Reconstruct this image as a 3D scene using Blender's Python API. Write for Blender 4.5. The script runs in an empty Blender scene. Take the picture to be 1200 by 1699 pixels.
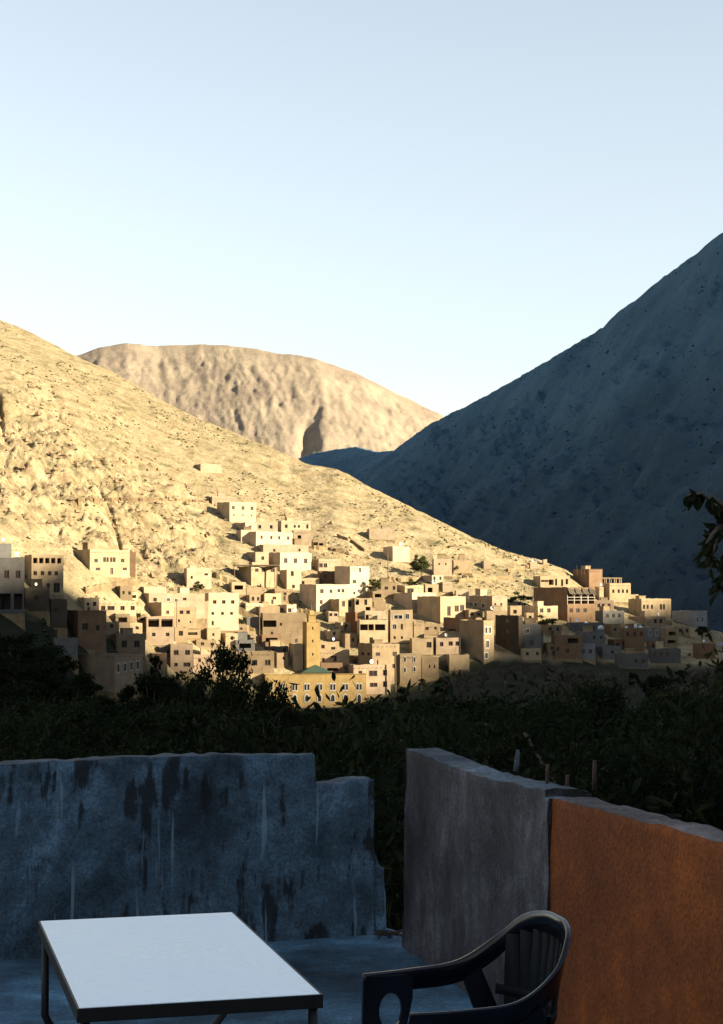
import bpy, math, random
import numpy as np
from mathutils import Vector, Matrix

random.seed(7)
R = math.radians
scene = bpy.context.scene
COL = scene.collection

# ------------------------------------------------------------------ camera
F = 2900.0                     # focal length in photo pixels (photo is 1200 x 1699)
PITCH = math.atan(150.5 / F)   # horizon at photo row 1000
EYE = 1.73                     # eye height above the terrace floor
cam_d = bpy.data.cameras.new('camera')
cam_d.sensor_fit = 'HORIZONTAL'
cam_d.sensor_width = 24.0
cam_d.lens = F / 1200.0 * 24.0
cam_d.clip_start = 0.05
cam_d.clip_end = 40000
cam = bpy.data.objects.new('camera', cam_d)
COL.objects.link(cam)
cam.location = (0, 0, EYE)
cam.rotation_euler = (math.pi / 2 + PITCH, 0, 0)
scene.camera = cam

# ------------------------------------------------------------------ sky, sun, exposure
SUN_AZ = 110.0                 # compass style, clockwise from +Y
SUN_EL = 20.0
sH = Vector((math.sin(R(SUN_AZ)), math.cos(R(SUN_AZ))))      # horizontal direction to the sun
pH = Vector((-sH.y, sH.x))
world = bpy.data.worlds.new('World')
scene.world = world
world.use_nodes = True
wn = world.node_tree
sky = wn.nodes.new('ShaderNodeTexSky')
sky.sky_type = 'NISHITA'
sky.sun_disc = False
sky.sun_elevation = R(SUN_EL)
sky.sun_rotation = R(SUN_AZ)
sky.altitude = 2200
sky.air_density = 1.8
sky.dust_density = 0.0
sky.ozone_density = 2.5
hs_ = wn.nodes.new('ShaderNodeHueSaturation')      # paler, drier air than the model's default
hs_.inputs['Saturation'].default_value = 0.50
wn.links.new(sky.outputs[0], hs_.inputs['Color'])
wn.links.new(hs_.outputs[0], wn.nodes['Background'].inputs[0])
wn.nodes['Background'].inputs[1].default_value = 0.052
sun_d = bpy.data.lights.new('sun', 'SUN')
sun_d.energy = 5.0
sun_d.angle = R(0.5)
sun_d.color = (1.0, 0.87, 0.63)
sun = bpy.data.objects.new('sun', sun_d)
COL.objects.link(sun)
sdir = Vector((sH.x * math.cos(R(SUN_EL)), sH.y * math.cos(R(SUN_EL)), math.sin(R(SUN_EL))))
sun.rotation_euler = sdir.to_track_quat('Z', 'Y').to_euler()
sun.location = sdir * 50
scene.view_settings.view_transform = 'Standard'
scene.view_settings.look = 'None'
scene.view_settings.gamma = 1.0
scene.view_settings.exposure = 2.15
scene.view_settings.use_curve_mapping = False

# ------------------------------------------------------------------ helpers
def ray(x, y):
    """photo pixel -> (X/Y, Z/Y) of the view ray, Z relative to the eye"""
    a = (x - 600.0) / F
    b = -(y - 849.5) / F
    dy = math.cos(PITCH) - b * math.sin(PITCH)
    dz = math.sin(PITCH) + b * math.cos(PITCH)
    return a / dy, dz / dy

def at(x, y, Y):
    c, e = ray(x, y)
    return Vector((c * Y, Y, EYE + e * Y))

def on_level(x, y, z):
    c, e = ray(x, y)
    Y = (z - EYE) / e
    return Vector((c * Y, Y, z))

def tag(o, label=None, cat=None, group=None, kind=None):
    if label: o['label'] = label
    if cat: o['category'] = cat
    if group: o['group'] = group
    if kind: o['kind'] = kind
    return o

def mesh_obj(name, me, mat=None, parent=None, loc=None):
    o = bpy.data.objects.new(name, me)
    COL.objects.link(o)
    if mat is not None and len(me.materials) == 0:
        me.materials.append(mat)
    if parent: o.parent = parent
    if loc is not None: o.location = loc
    return o

def empty(name, loc, rz=0.0):
    o = bpy.data.objects.new(name, None)
    o.empty_display_size = 0.3
    COL.objects.link(o)
    o.location = loc
    o.rotation_euler = (0, 0, rz)
    return o

def pydata(name, v, f, smooth=False):
    me = bpy.data.meshes.new(name)
    me.from_pydata([tuple(p) for p in v], [], f)
    me.update()
    if smooth:
        me.polygons.foreach_set('use_smooth', [True] * len(me.polygons))
    return me

def np_mesh(name, verts, quads, smooth=True):
    me = bpy.data.meshes.new(name)
    n = len(quads); k = quads.shape[1]
    me.vertices.add(len(verts))
    me.vertices.foreach_set('co', np.ascontiguousarray(verts, dtype=np.float32).ravel())
    me.loops.add(n * k)
    me.loops.foreach_set('vertex_index', np.ascontiguousarray(quads, dtype=np.int32).ravel())
    me.polygons.add(n)
    me.polygons.foreach_set('loop_start', np.arange(0, n * k, k, dtype=np.int32))
    me.polygons.foreach_set('loop_total', np.full(n, k, dtype=np.int32))
    me.update(calc_edges=True)
    me.polygons.foreach_set('use_smooth', np.full(n, smooth, dtype=bool))
    me.validate()
    return me

def grid_quads(nr, nc):
    i = np.arange(nr - 1)[:, None] * nc + np.arange(nc - 1)[None, :]
    i = i.ravel()
    return np.stack([i, i + 1, i + nc + 1, i + nc], 1)

class MB:
    """collects simple shapes into one mesh"""
    def __init__(s): s.v = []; s.f = []; s.m = []
    def add(s, v, f, m=0):
        b = len(s.v); s.v += [tuple(p) for p in v]
        s.f += [tuple(b + i for i in q) for q in f]; s.m += [m] * len(f)
    def box(s, a, b, m=0):
        x0, y0, z0 = a; x1, y1, z1 = b
        s.add([(x0, y0, z0), (x1, y0, z0), (x1, y1, z0), (x0, y1, z0), (x0, y0, z1), (x1, y0, z1), (x1, y1, z1), (x0, y1, z1)],
              [(0, 3, 2, 1), (4, 5, 6, 7), (0, 1, 5, 4), (1, 2, 6, 5), (2, 3, 7, 6), (3, 0, 4, 7)], m)
    def tube(s, pts, radii, n=6, m=0, cap=True):
        pts = [Vector(p) for p in pts]
        rings = []
        for i, p in enumerate(pts):
            d = (pts[min(i + 1, len(pts) - 1)] - pts[max(i - 1, 0)]).normalized()
            u = d.cross(Vector((0.31, 0.17, 0.93)))
            if u.length < 1e-3: u = d.cross(Vector((1, 0, 0)))
            u.normalize(); w = d.cross(u)
            r = radii[i] if isinstance(radii, (list, tuple)) else radii
            rings.append([p + (u * math.cos(2 * math.pi * k / n) + w * math.sin(2 * math.pi * k / n)) * r for k in range(n)])
        v = [q for r_ in rings for q in r_]
        f = []
        for i in range(len(pts) - 1):
            for k in range(n):
                f.append((i * n + k, i * n + (k + 1) % n, (i + 1) * n + (k + 1) % n, (i + 1) * n + k))
        if cap:
            f.append(tuple(range(n - 1, -1, -1))); f.append(tuple((len(pts) - 1) * n + k for k in range(n)))
        s.add(v, f, m)
    def build(s, name, mats, parent=None, smooth=False):
        me = pydata(name, s.v, s.f, smooth)
        if not isinstance(mats, (list, tuple)): mats = [mats]
        for mt in mats: me.materials.append(mt)
        if len(mats) > 1:
            me.polygons.foreach_set('material_index', s.m)
        return mesh_obj(name, me, None, parent)

# --- numpy noise
def _hash(ix, iy, seed):
    h = (ix.astype(np.int64) * 374761393 + iy.astype(np.int64) * 668265263 + seed * 974634777) & 0x7fffffff
    h = ((h ^ (h >> 13)) * 1274126177) & 0x7fffffff
    h = h ^ (h >> 16)
    return (h & 0xffff) / 65535.0

def vnoise(x, y, seed=0):
    x = np.asarray(x, float); y = np.asarray(y, float)
    ix = np.floor(x); iy = np.floor(y)
    fx = x - ix; fy = y - iy
    fx = fx * fx * fx * (fx * (fx * 6 - 15) + 10); fy = fy * fy * fy * (fy * (fy * 6 - 15) + 10)
    a = _hash(ix, iy, seed); b = _hash(ix + 1, iy, seed)
    c = _hash(ix, iy + 1, seed); d = _hash(ix + 1, iy + 1, seed)
    return (a + (b - a) * fx) * (1 - fy) + (c + (d - c) * fx) * fy

def fbm(x, y, oct=4, seed=0, gain=0.5):
    s = 0; a = 1; t = 0
    for i in range(oct):
        s = s + a * (vnoise(x * 2 ** i + 17.3 * i, y * 2 ** i - 9.1 * i, seed + i) * 2 - 1); t += a; a *= gain
    return s / t

def ridged(x, y, oct=4, seed=0):
    s = 0; a = 1; t = 0
    for i in range(oct):
        n = 1 - np.abs(vnoise(x * 2 ** i + 5.7 * i, y * 2 ** i + 3.3 * i, seed + i) * 2 - 1)
        s = s + a * n * n; t += a; a *= 0.5
    return s / t

# ------------------------------------------------------------------ materials
def new_mat(name):
    m = bpy.data.materials.new(name); m.use_nodes = True
    return m, m.node_tree, m.node_tree.nodes['Principled BSDF']

def node(nt, t, **kw):
    n = nt.nodes.new(t)
    for k, v in kw.items(): setattr(n, k, v)
    return n

def noise_node(nt, vec, scale, detail=5, rough=0.6):
    n = node(nt, 'ShaderNodeTexNoise')
    n.inputs['Scale'].default_value = scale; n.inputs['Detail'].default_value = detail
    n.inputs['Roughness'].default_value = rough
    nt.links.new(vec, n.inputs['Vector'])
    return n.outputs[0]

def ramp(nt, fac, stops):
    r = node(nt, 'ShaderNodeValToRGB')
    el = r.color_ramp.elements
    while len(el) < len(stops): el.new(0.5)
    for e, (p, c) in zip(el, stops):
        e.position = p; e.color = (*c, 1) if len(c) == 3 else c
    nt.links.new(fac, r.inputs[0])
    return r.outputs[0]

def mix(nt, fac, a, b, mode='MIX'):
    n = node(nt, 'ShaderNodeMix', data_type='RGBA', blend_type=mode)
    for s, v in ((n.inputs[0], fac), (n.inputs[6], a), (n.inputs[7], b)):
        if isinstance(v, (int, float)): s.default_value = v
        elif isinstance(v, tuple): s.default_value = (*v, 1)
        else: nt.links.new(v, s)
    return n.outputs[2]

def mapping(nt, vec, scale):
    n = node(nt, 'ShaderNodeMapping'); n.inputs['Scale'].default_value = scale
    nt.links.new(vec, n.inputs['Vector']); return n.outputs[0]

def bump(nt, bs, h, strength, dist):
    b = node(nt, 'ShaderNodeBump'); b.inputs['Strength'].default_value = strength; b.inputs['Distance'].default_value = dist
    nt.links.new(h, b.inputs['Height']); nt.links.new(b.outputs[0], bs.inputs['Normal'])
    return b

def coords(nt): return node(nt, 'ShaderNodeTexCoord').outputs['Object']

def plain(name, col, rough=0.7, metallic=0.0, spec=0.5, var=0.12, scale=8.0):
    m, nt, bs = new_mat(name)
    n = noise_node(nt, coords(nt), scale)
    c2 = tuple(min(1, v * (1 + var)) for v in col); c1 = tuple(v * (1 - var) for v in col)
    nt.links.new(ramp(nt, n, [(0.35, c1), (0.65, c2)]), bs.inputs['Base Color'])
    bs.inputs['Roughness'].default_value = rough; bs.inputs['Metallic'].default_value = metallic
    bs.inputs['Specular IOR Level'].default_value = spec
    return m

def plaster(name, col, dirt=(0.50, 0.44, 0.38), var=0.24):
    """house render: mottled, rain streaked, each house a little different"""
    m, nt, bs = new_mat(name)
    co = coords(nt)
    n = noise_node(nt, co, 0.35, 6, 0.65)
    base = ramp(nt, n, [(0.3, tuple(v * (1 - var) for v in col)), (0.7, tuple(min(0.9, v * (1 + var)) for v in col))])
    st = noise_node(nt, mapping(nt, co, (0.9, 0.9, 0.22)), 1.0, 4, 0.6)
    sf = ramp(nt, st, [(0.55, (0, 0, 0)), (0.80, (0.34, 0.34, 0.34))])
    base = mix(nt, sf, base, mix(nt, 1.0, base, dirt, 'MULTIPLY'))
    inf = node(nt, 'ShaderNodeObjectInfo')
    rv = ramp(nt, inf.outputs['Random'], [(0.0, (0.72, 0.69, 0.66)), (1.0, (1.10, 1.08, 1.04))])
    base = mix(nt, 1.0, base, rv, 'MULTIPLY')
    nt.links.new(base, bs.inputs['Base Color'])
    bs.inputs['Roughness'].default_value = 0.92; bs.inputs['Specular IOR Level'].default_value = 0.05
    bump(nt, bs, noise_node(nt, co, 2.2, 5, 0.7), 0.5, 0.12)
    return m

M = {}
M['w'] = plaster('pale_plaster', (0.356, 0.281, 0.197))
M['c'] = plaster('cream_plaster', (0.329, 0.253, 0.160))
M['t'] = plaster('tan_earth_plaster', (0.200, 0.151, 0.095))
M['p'] = plaster('pink_plaster', (0.265, 0.200, 0.140))
M['o'] = plaster('ochre_plaster', (0.265, 0.185, 0.078))
M['r'] = plaster('terracotta_plaster', (0.188, 0.089, 0.042))
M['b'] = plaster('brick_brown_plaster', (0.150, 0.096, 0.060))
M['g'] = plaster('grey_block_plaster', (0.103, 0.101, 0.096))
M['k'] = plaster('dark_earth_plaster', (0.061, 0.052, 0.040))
M['s'] = plaster('blue_white_plaster', (0.197, 0.207, 0.216))
M['roof'] = plaster('earth_roof', (0.169, 0.136, 0.094))
M['roofgrey'] = plaster('cement_roof', (0.188, 0.183, 0.174))
M['pane'] = plain('window_pane', (0.02, 0.018, 0.016), 0.25)
M['dark_in'] = plain('dark_room', (0.05, 0.035, 0.025), 0.9)
M['frame_br'] = plain('brown_timber', (0.05, 0.024, 0.012), 0.7)
M['frame_wh'] = plain('white_paint', (0.27, 0.25, 0.21), 0.6)
M['timber'] = plain('grey_timber', (0.09, 0.055, 0.03), 0.8)
M['tank'] = plain('pale_tank', (0.40, 0.47, 0.52), 0.5)
M['dish'] = plain('dish_white', (0.7, 0.69, 0.66), 0.5)
M['green_tile'] = plain('green_glazed_tile', (0.022, 0.046, 0.030), 0.5)
M['tarp'] = plain('blue_tarp', (0.05, 0.10, 0.32), 0.6)

# ------------------------------------------------------------------ the valley and the village hill
def interp(tab, x, j):
    return np.interp(x, [t[0] for t in tab], [t[j] for t in tab])

# photo column: crest row, crest distance, foot row, foot distance
HILL = [(-900, 150, 1150, 1180, 240), (-400, 330, 980, 1170, 290), (0, 530, 800, 1162, 345), (60, 556, 780, 1165, 355), (130, 592, 755, 1168, 370), (200, 628, 725, 1171, 385),
        (250, 655, 705, 1172, 397), (300, 680, 685, 1173, 408), (400, 722, 660, 1175, 425), (500, 766, 640, 1178, 430), (560, 781, 630, 1175, 432), (600, 802, 622, 1168, 435),
        (700, 852, 606, 1140, 440), (780, 889, 597, 1112, 447), (870, 926, 590, 1102, 453), (905, 934, 588, 1100, 454), (940, 948, 585, 1100, 455), (1000, 986, 582, 1102, 458),
        (1100, 1024, 575, 1106, 460), (1200, 1048, 570, 1104, 460), (1400, 1070, 560, 1104, 455), (2000, 1085, 540, 1105, 440)]
HX = np.array([t[0] for t in HILL], float)
HC = np.array([ray(t[0], t[1])[0] for t in HILL])
HE = np.array([ray(t[0], t[1])[1] for t in HILL])
HYC = np.array([t[2] for t in HILL], float)
HFE = np.array([ray(t[0], t[3])[1] for t in HILL])
HYF = np.array([t[4] for t in HILL], float)

def smooth_interp(x, xs, ys):
    # average of a few shifted linear interpolations: rounds the corners
    w = 0.02
    return sum(np.interp(x + d * w, xs, ys) for d in (-1.0, -0.5, 0, 0.5, 1.0)) / 5

def hill_params(c):
    yc = smooth_interp(c, HC, HYC); yf = smooth_interp(c, HC, HYF)
    zc = EYE + np.interp(c, HC, HE) * yc; zf = EYE + smooth_interp(c, HC, HFE) * yf
    return yf, zf, yc, zc

def crag_mask(c, s):
    """the rocky lower flank behind the upper houses"""
    x = c * F + 600
    a = np.clip((400 - x) / 130, 0, 1) * np.clip((s - 0.13) / 0.10, 0, 1) * np.clip((0.60 - s) / 0.22, 0, 1)
    return a

def hill_z(c, Y):
    c = np.asarray(c, float); Y = np.asarray(Y, float)
    yf, zf, yc, zc = hill_params(c)
    X = c * Y
    zv = np.interp(Y, [4, 30, 90, 180, 300, 420], [-6.8, -7.5, -15, -26, -31, -32])
    t = np.clip(Y / yf, 0, 1)
    tb = np.clip((t - 0.72) / 0.28, 0, 1); tb = tb * tb * (3 - 2 * tb)
    z_val = zv * (1 - tb) + zf * tb
    s = np.clip((Y - yf) / (yc - yf), 0, 1)
    z_hill = zf + (zc - zf) * s ** (1 / 1.35)
    d = np.clip(Y - yc, 0, None)
    z_back = zc - 0.0011 * d ** 2 - 0.12 * d
    z_back = np.maximum(z_back, -60)
    z = np.where(Y < yf, z_val, np.where(Y < yc, z_hill, z_back))
    up = np.clip((s - 0.02) / 0.2, 0, 1)
    near_crest = np.clip(1 - np.abs(s - 1) / 0.05, 0, 1)
    n = 1.1 * fbm(X / 26, Y / 26, 4, 3) + 0.35 * fbm(X / 4.5, Y / 4.5, 3, 11)
    n = n + up * (3.2 * fbm(X / 60, Y / 75, 3, 5) - 1.2 * ridged((X + 0.35 * Y) / 30, Y / 85, 4, 9) + 0.8 * ridged(X / 9, Y / 14, 3, 29)) * (1 - 0.75 * near_crest)
    m = crag_mask(c, s)
    n = n + m * (3.6 * fbm(X / 13, Y / 17, 5, 21, 0.6) - 7.0 * ridged((X - 0.3 * Y) / 26, Y / 60, 3, 25) ** 6 + 1.7 * fbm(X / 2.6, Y / 3.4, 4, 33, 0.65))
    mx = m * np.clip((250 - (c * F + 600)) / 120, 0, 1)
    n = n - mx * (13.0 * ridged((X + 0.25 * Y) / 15, Y / 40, 3, 27) ** 7 - 2.5 * fbm(X / 6, Y / 8, 4, 37, 0.65))
    return z + n

def hill_hit(x, y):
    """where the view ray of a photo pixel meets the hill"""
    c, e = ray(x, y)
    yf, zf, yc, zc = [float(v) for v in hill_params(np.array([c]))]
    Y = np.arange(60.0, yc + 4, 0.5)
    d = hill_z(np.full_like(Y, c), Y) - (EYE + e * Y)
    # skip orchard foreground: take the last crossing from below the ray to above it
    sgn = np.where((d[:-1] < 0) & (d[1:] >= 0))[0]
    if len(sgn) == 0: return yc if e > -0.02 else yf
    k = [i for i in sgn if Y[i] > yf * 0.75]
    return float(Y[k[0]] if k else Y[sgn[-1]])

cc = np.concatenate([np.linspace(-0.62, -0.262, 60)[:-1], np.linspace(-0.262, 0.262, 640), np.linspace(0.262, 0.75, 50)[1:]])
yf_, zf_, yc_, zc_ = hill_params(cc)
tv = np.linspace(0, 1, 62)[:-1] ** 1.5
th = np.concatenate([np.linspace(0, 0.5, 190)[:-1], np.linspace(0.5, 1.0, 110)])
tbk = (np.linspace(0, 1, 22)[1:]) ** 1.5
Ym = np.concatenate([4 + tv[:, None] * (yf_[None, :] - 4), yf_[None, :] + th[:, None] * (yc_ - yf_)[None, :], yc_[None, :] + tbk[:, None] * 420], 0)
Cm = np.broadcast_to(cc[None, :], Ym.shape)
Zm = hill_z(Cm, Ym)
verts = np.stack([Cm * Ym, Ym, Zm], -1).reshape(-1, 3)

def soil_mat():
    m, nt, bs = new_mat('hill_soil_rock')
    co = coords(nt)
    big = noise_node(nt, co, 0.018, 5, 0.6)
    mid = noise_node(nt, co, 0.16, 6, 0.7)
    fine = noise_node(nt, co, 1.1, 4, 0.7)
    c1 = ramp(nt, mid, [(0.33, (0.094, 0.096, 0.056)), (0.45, (0.226, 0.182, 0.113)), (0.62, (0.287, 0.243, 0.161)), (0.8, (0.330, 0.291, 0.212))])
    c2 = ramp(nt, big, [(0.35, (0.86, 0.84, 0.74)), (0.65, (1.08, 1.02, 0.94))])
    c = mix(nt, 1.0, c1, c2, 'MULTIPLY')
    # scrub flecks
    ff = ramp(nt, fine, [(0.60, (0, 0, 0)), (0.68, (0.55, 0.55, 0.55))])
    c = mix(nt, ff, c, (0.061, 0.049, 0.024))
    # weathered darker rock in the crags
    cg = node(nt, 'ShaderNodeAttribute', attribute_name='crag')
    rk = ramp(nt, noise_node(nt, mapping(nt, co, (0.16, 0.16, 0.07)), 1.0, 7, 0.72), [(0.50, (0, 0, 0)), (0.60, (0.8, 0.8, 0.8))])
    rm = node(nt, 'ShaderNodeMath', operation='MULTIPLY'); nt.links.new(rk, rm.inputs[0]); nt.links.new(cg.outputs['Fac'], rm.inputs[1])
    c = mix(nt, rm.outputs[0], c, (0.125, 0.085, 0.048))
    # valley bottom and near flank: darker green-brown ground
    mx = node(nt, 'ShaderNodeAttribute', attribute_name='orchard')
    g = ramp(nt, mid, [(0.3, (0.014, 0.018, 0.010)), (0.7, (0.036, 0.034, 0.022))])
    c = mix(nt, mx.outputs['Fac'], c, g)
    nt.links.new(c, bs.inputs['Base Color'])
    bs.inputs['Roughness'].default_value = 1.0; bs.inputs['Specular IOR Level'].default_value = 0.05
    vo = node(nt, 'ShaderNodeTexVoronoi', feature='DISTANCE_TO_EDGE'); vo.inputs['Scale'].default_value = 0.30
    wv = node(nt, 'ShaderNodeVectorMath', operation='ADD'); nz_ = node(nt, 'ShaderNodeTexNoise'); nz_.inputs['Scale'].default_value = 0.25
    sv = node(nt, 'ShaderNodeVectorMath', operation='SCALE'); sv.inputs['Scale'].default_value = 5.0
    nt.links.new(co, nz_.inputs['Vector']); nt.links.new(nz_.outputs['Color'], sv.inputs[0]); nt.links.new(co, wv.inputs[0]); nt.links.new(sv.outputs[0], wv.inputs[1]); nt.links.new(wv.outputs[0], vo.inputs['Vector'])
    vr = ramp(nt, vo.outputs['Distance'], [(0.0, (0, 0, 0)), (0.22, (1, 1, 1))])
    h = mix(nt, 0.4, noise_node(nt, co, 0.45, 8, 0.78), fine)
    h = mix(nt, 0.10, h, vr)
    bump(nt, bs, h, 0.85, 1.5)
    return m
M['soil'] = soil_mat()
hill = mesh_obj('hillside', np_mesh('hillside', verts, grid_quads(*Ym.shape)), M['soil'])
lim = yf_ + np.interp(cc, [-0.3, -0.2, -0.15, -0.11], [34, 30, 18, 0])
orch = np.clip(1.0 - (Ym - lim[None, :] - 1.0 - 8 * fbm(Cm * Ym / 14, Ym / 14, 3, 90)) / 6.0, 0, 1).ravel()
at_ = hill.data.attributes.new('orchard', 'FLOAT', 'POINT'); at_.data.foreach_set('value', orch.astype(np.float32))
sm = np.clip((Ym - yf_[None, :]) / (yc_ - yf_)[None, :], 0, 1)
at2 = hill.data.attributes.new('crag', 'FLOAT', 'POINT'); at2.data.foreach_set('value', (0.22 * np.clip(sm / 0.1, 0, 1) + 0.78 * crag_mask(Cm, sm)).ravel().astype(np.float32))
tag(hill, 'dry tan hillside rising behind the village', kind='structure')

# ------------------------------------------------------------------ far and right hand mountains
def catmull(P, n):
    P = np.asarray(P, float)
    d = np.concatenate([[0], np.cumsum(np.sqrt(((P[1:] - P[:-1]) ** 2).sum(1)) + 1e-6)])
    return d / d[-1], P

def loft(levels, us, ws, wk, disp):
    """levels: polylines with equal point counts (foot .. crest .. back); us along, ws across (0..1 over levels positions wk)"""
    L = np.array(levels, float)                       # (k, n, 3)
    n = L.shape[1]
    ui = np.linspace(0, 1, n)
    A = np.stack([np.stack([sum(np.interp(np.clip(us + d * 0.35 / n, 0, 1), ui, L[k, :, j]) for d in (-1, 0, 1)) / 3 for j in range(3)], -1) for k in range(L.shape[0])])   # k, m, 3
    G = np.stack([np.stack([np.array([np.interp(w, wk, A[:, i, j]) for i in range(len(us))]) for j in range(3)], -1) for w in ws])
    return disp(G, ws)

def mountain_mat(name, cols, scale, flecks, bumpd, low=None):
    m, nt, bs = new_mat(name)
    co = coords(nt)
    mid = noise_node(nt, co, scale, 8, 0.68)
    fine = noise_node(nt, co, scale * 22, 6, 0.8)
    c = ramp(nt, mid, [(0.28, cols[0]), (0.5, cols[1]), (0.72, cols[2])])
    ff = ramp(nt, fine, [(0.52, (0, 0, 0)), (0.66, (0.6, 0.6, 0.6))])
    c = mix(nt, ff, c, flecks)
    if low:      # shade painted into the lower slope by height, sky-lit tone above
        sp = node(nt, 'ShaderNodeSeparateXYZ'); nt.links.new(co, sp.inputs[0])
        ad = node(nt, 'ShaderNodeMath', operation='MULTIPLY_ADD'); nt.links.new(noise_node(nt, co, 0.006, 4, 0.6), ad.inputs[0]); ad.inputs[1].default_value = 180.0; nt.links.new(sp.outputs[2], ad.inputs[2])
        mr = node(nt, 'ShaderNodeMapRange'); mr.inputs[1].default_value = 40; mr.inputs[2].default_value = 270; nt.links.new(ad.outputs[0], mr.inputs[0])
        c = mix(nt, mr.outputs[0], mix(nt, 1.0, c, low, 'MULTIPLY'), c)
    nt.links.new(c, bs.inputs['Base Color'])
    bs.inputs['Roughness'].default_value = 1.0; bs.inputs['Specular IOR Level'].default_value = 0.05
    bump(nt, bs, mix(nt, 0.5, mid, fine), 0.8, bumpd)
    return m

# crest seen in the photo, from far to near
RC = [(430, 790, 2520), (480, 768, 2450), (520, 752, 2390), (560, 745, 2330), (592, 741, 2260), (628, 750, 2180), (655, 747, 2080), (680, 728, 2010), (710, 706, 1930), (740, 690, 1860), (770, 676, 1800), (800, 660, 1750),
      (850, 632, 1670), (900, 604, 1600), (950, 574, 1540), (1000, 544, 1480), (1030, 514, 1450), (1060, 494, 1420), (1100, 460, 1385), (1150, 424, 1340), (1200, 385, 1300)]
crest = [tuple(at(*p)) for p in RC]
# crest beyond the frame; the low saddle lets the evening sun through onto the village
T0 = 850.0
def ridge_pt(h, z): 
    p = pH * h + sH * T0
    return (p.x, p.y, z)
TAN = math.tan(R(SUN_EL))
BOUND = [(-60, 865), (0, 884), (25, 915), (48, 980), (80, 994), (110, 1000), (140, 1004), (180, 1030), (240, 1072), (290, 1112), (330, 1150), (400, 1172), (520, 1176), (610, 1172), (700, 1125), (770, 1092), (805, 1052), (850, 1036), (900, 1030), (960, 1036), (1040, 1024), (1100, 1018), (1130, 992), (1160, 985)]
pts = []
for (x, y) in BOUND:
    Yb = hill_hit(x, min(y, 1165))
    P = at(x, y, Yb)
    h = pH.x * P.x + pH.y * P.y; T = sH.x * P.x + sH.y * P.y
    pts.append((h, P.z + (T0 - T) * TAN))
pts.sort()
print('SHADOW', [(round(a), round(b)) for a, b in pts])
hs = np.array([p[0] for p in pts]); zs = np.array([p[1] for p in pts])
ridge = []
for h in np.concatenate([np.arange(hs.max() + 40, hs.min() - 20, -7.0)]):
    k = np.exp(-((hs - h) / 7.0) ** 2); 
    z = float((k * zs).sum() / k.sum()) if k.sum() > 1e-3 else float(np.interp(h, hs, zs))
    ridge.append(ridge_pt(h, z))
bridge = [(505, 930, 345), (690, 700, 352), (850, 540, 352), (955, 420, 350)]
tail = [ridge_pt(h, z) for h, z in ((hs.min() - 50, pts[0][1] + 6), (200, 425), (100, 420), (0, 415), (-150, 400), (-400, 420), (-800, 430), (-1300, 420))]
crest = crest + bridge + ridge + tail
crest = np.array(crest)
n = len(crest)
dl = np.concatenate([[0], np.cumsum(np.sqrt(((crest[1:] - crest[:-1]) ** 2).sum(1)))])
# foot of the slope, given against distance along the crest
FOOT = [(crest[0], (-500, 2440, -10)), (crest[4], (-310, 2090, -15)), (crest[7], (-190, 1700, -18)), (crest[9], (-60, 1320, -20)), (crest[13], (40, 1020, -22)), (crest[17], (100, 820, -24)), (crest[20], (150, 640, -26)), (crest[22], (230, 470, -28)), (crest[24], (300, 330, -30)),
        (crest[26], (330, 260, -32)), (crest[len(RC) + 4 + len(ridge) - 1], (330, 0, -32)), (crest[-6], (300, -120, -20)), (crest[-3], (240, -420, -20)), (crest[-1], (180, -1000, -20))]
fi = [int(np.argmin(((crest - np.array(a)) ** 2).sum(1))) for a, b in FOOT]
fd = dl[fi]
foot = np.stack([np.interp(dl, fd, [b[j] for a, b in FOOT]) for j in range(3)], -1)
# direction away from the valley
out = crest[:, :2] - foot[:, :2]; out /= np.linalg.norm(out, axis=1)[:, None]
back = np.concatenate([crest[:, :2] + out * 420, (crest[:, 2] - 230)[:, None]], 1)

def loft3(levels, wk, dl, u_s, ws, power=1.0):
    L = [np.array(l, float) for l in levels]
    A = [np.stack([np.interp(u_s, dl, l[:, j]) for j in range(3)], -1) for l in L]
    G = np.zeros((len(ws), len(u_s), 3))
    for i, w in enumerate(ws):
        k = min(int(np.searchsorted(wk, w, 'right')) - 1, len(wk) - 2)
        f = (w - wk[k]) / (wk[k + 1] - wk[k])
        G[i] = A[k] * (1 - f) + A[k + 1] * f
        if k == 0:
            fz = f ** power
            G[i, :, 2] = A[0][:, 2] * (1 - fz) + A[1][:, 2] * fz
    return G

u_vis = np.linspace(0, dl[len(RC)], 330)
u_rest = np.linspace(dl[len(RC)], dl[-1], 330)[1:]
ua = np.concatenate([u_vis, u_rest])
wsr = np.concatenate([np.linspace(0, 1, 170), 1 + np.linspace(0, 1, 14)[1:]])
G = loft3([foot, crest, back], [0, 1, 2], dl, ua, wsr, 1.08)
X, Y, Z = G[..., 0], G[..., 1], G[..., 2]
w = wsr[:, None]
inner = np.clip(w / 0.12, 0, 1) * np.clip((1.0 - w) / 0.16, 0, 1)
cr = np.exp(-((w - 1) / 0.02) ** 2)
Uu = np.broadcast_to(ua[None, :], X.shape)
gl = ridged((Uu - 420 * w) / 150, w * 1.3, 4, 41) - 0.5
vis = np.clip((dl[len(RC)] + 60 - Uu) / 120, 0, 1)
spur = 0.3 + 0.7 * np.clip((Uu - dl[5]) / (dl[10] - dl[5]), 0, 1)
dz = spur * inner * (24 * gl + 13 * fbm(Uu / 70, w * 9, 4, 45) + 9.0 * fbm((Uu - 300 * w) / 15, w * 30, 5, 51, 0.7)) + vis * np.clip((w - 0.7) / 0.3, 0, 1) * np.clip(1.15 - w, 0, 1) * 1.0 * 1.6 * (6.0 * fbm(Uu / 30, w * 0 + 1.5, 5, 55, 0.65) + 3.0 * fbm(Uu / 7, w * 30, 3, 57, 0.65))
Z = Z + dz
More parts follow.
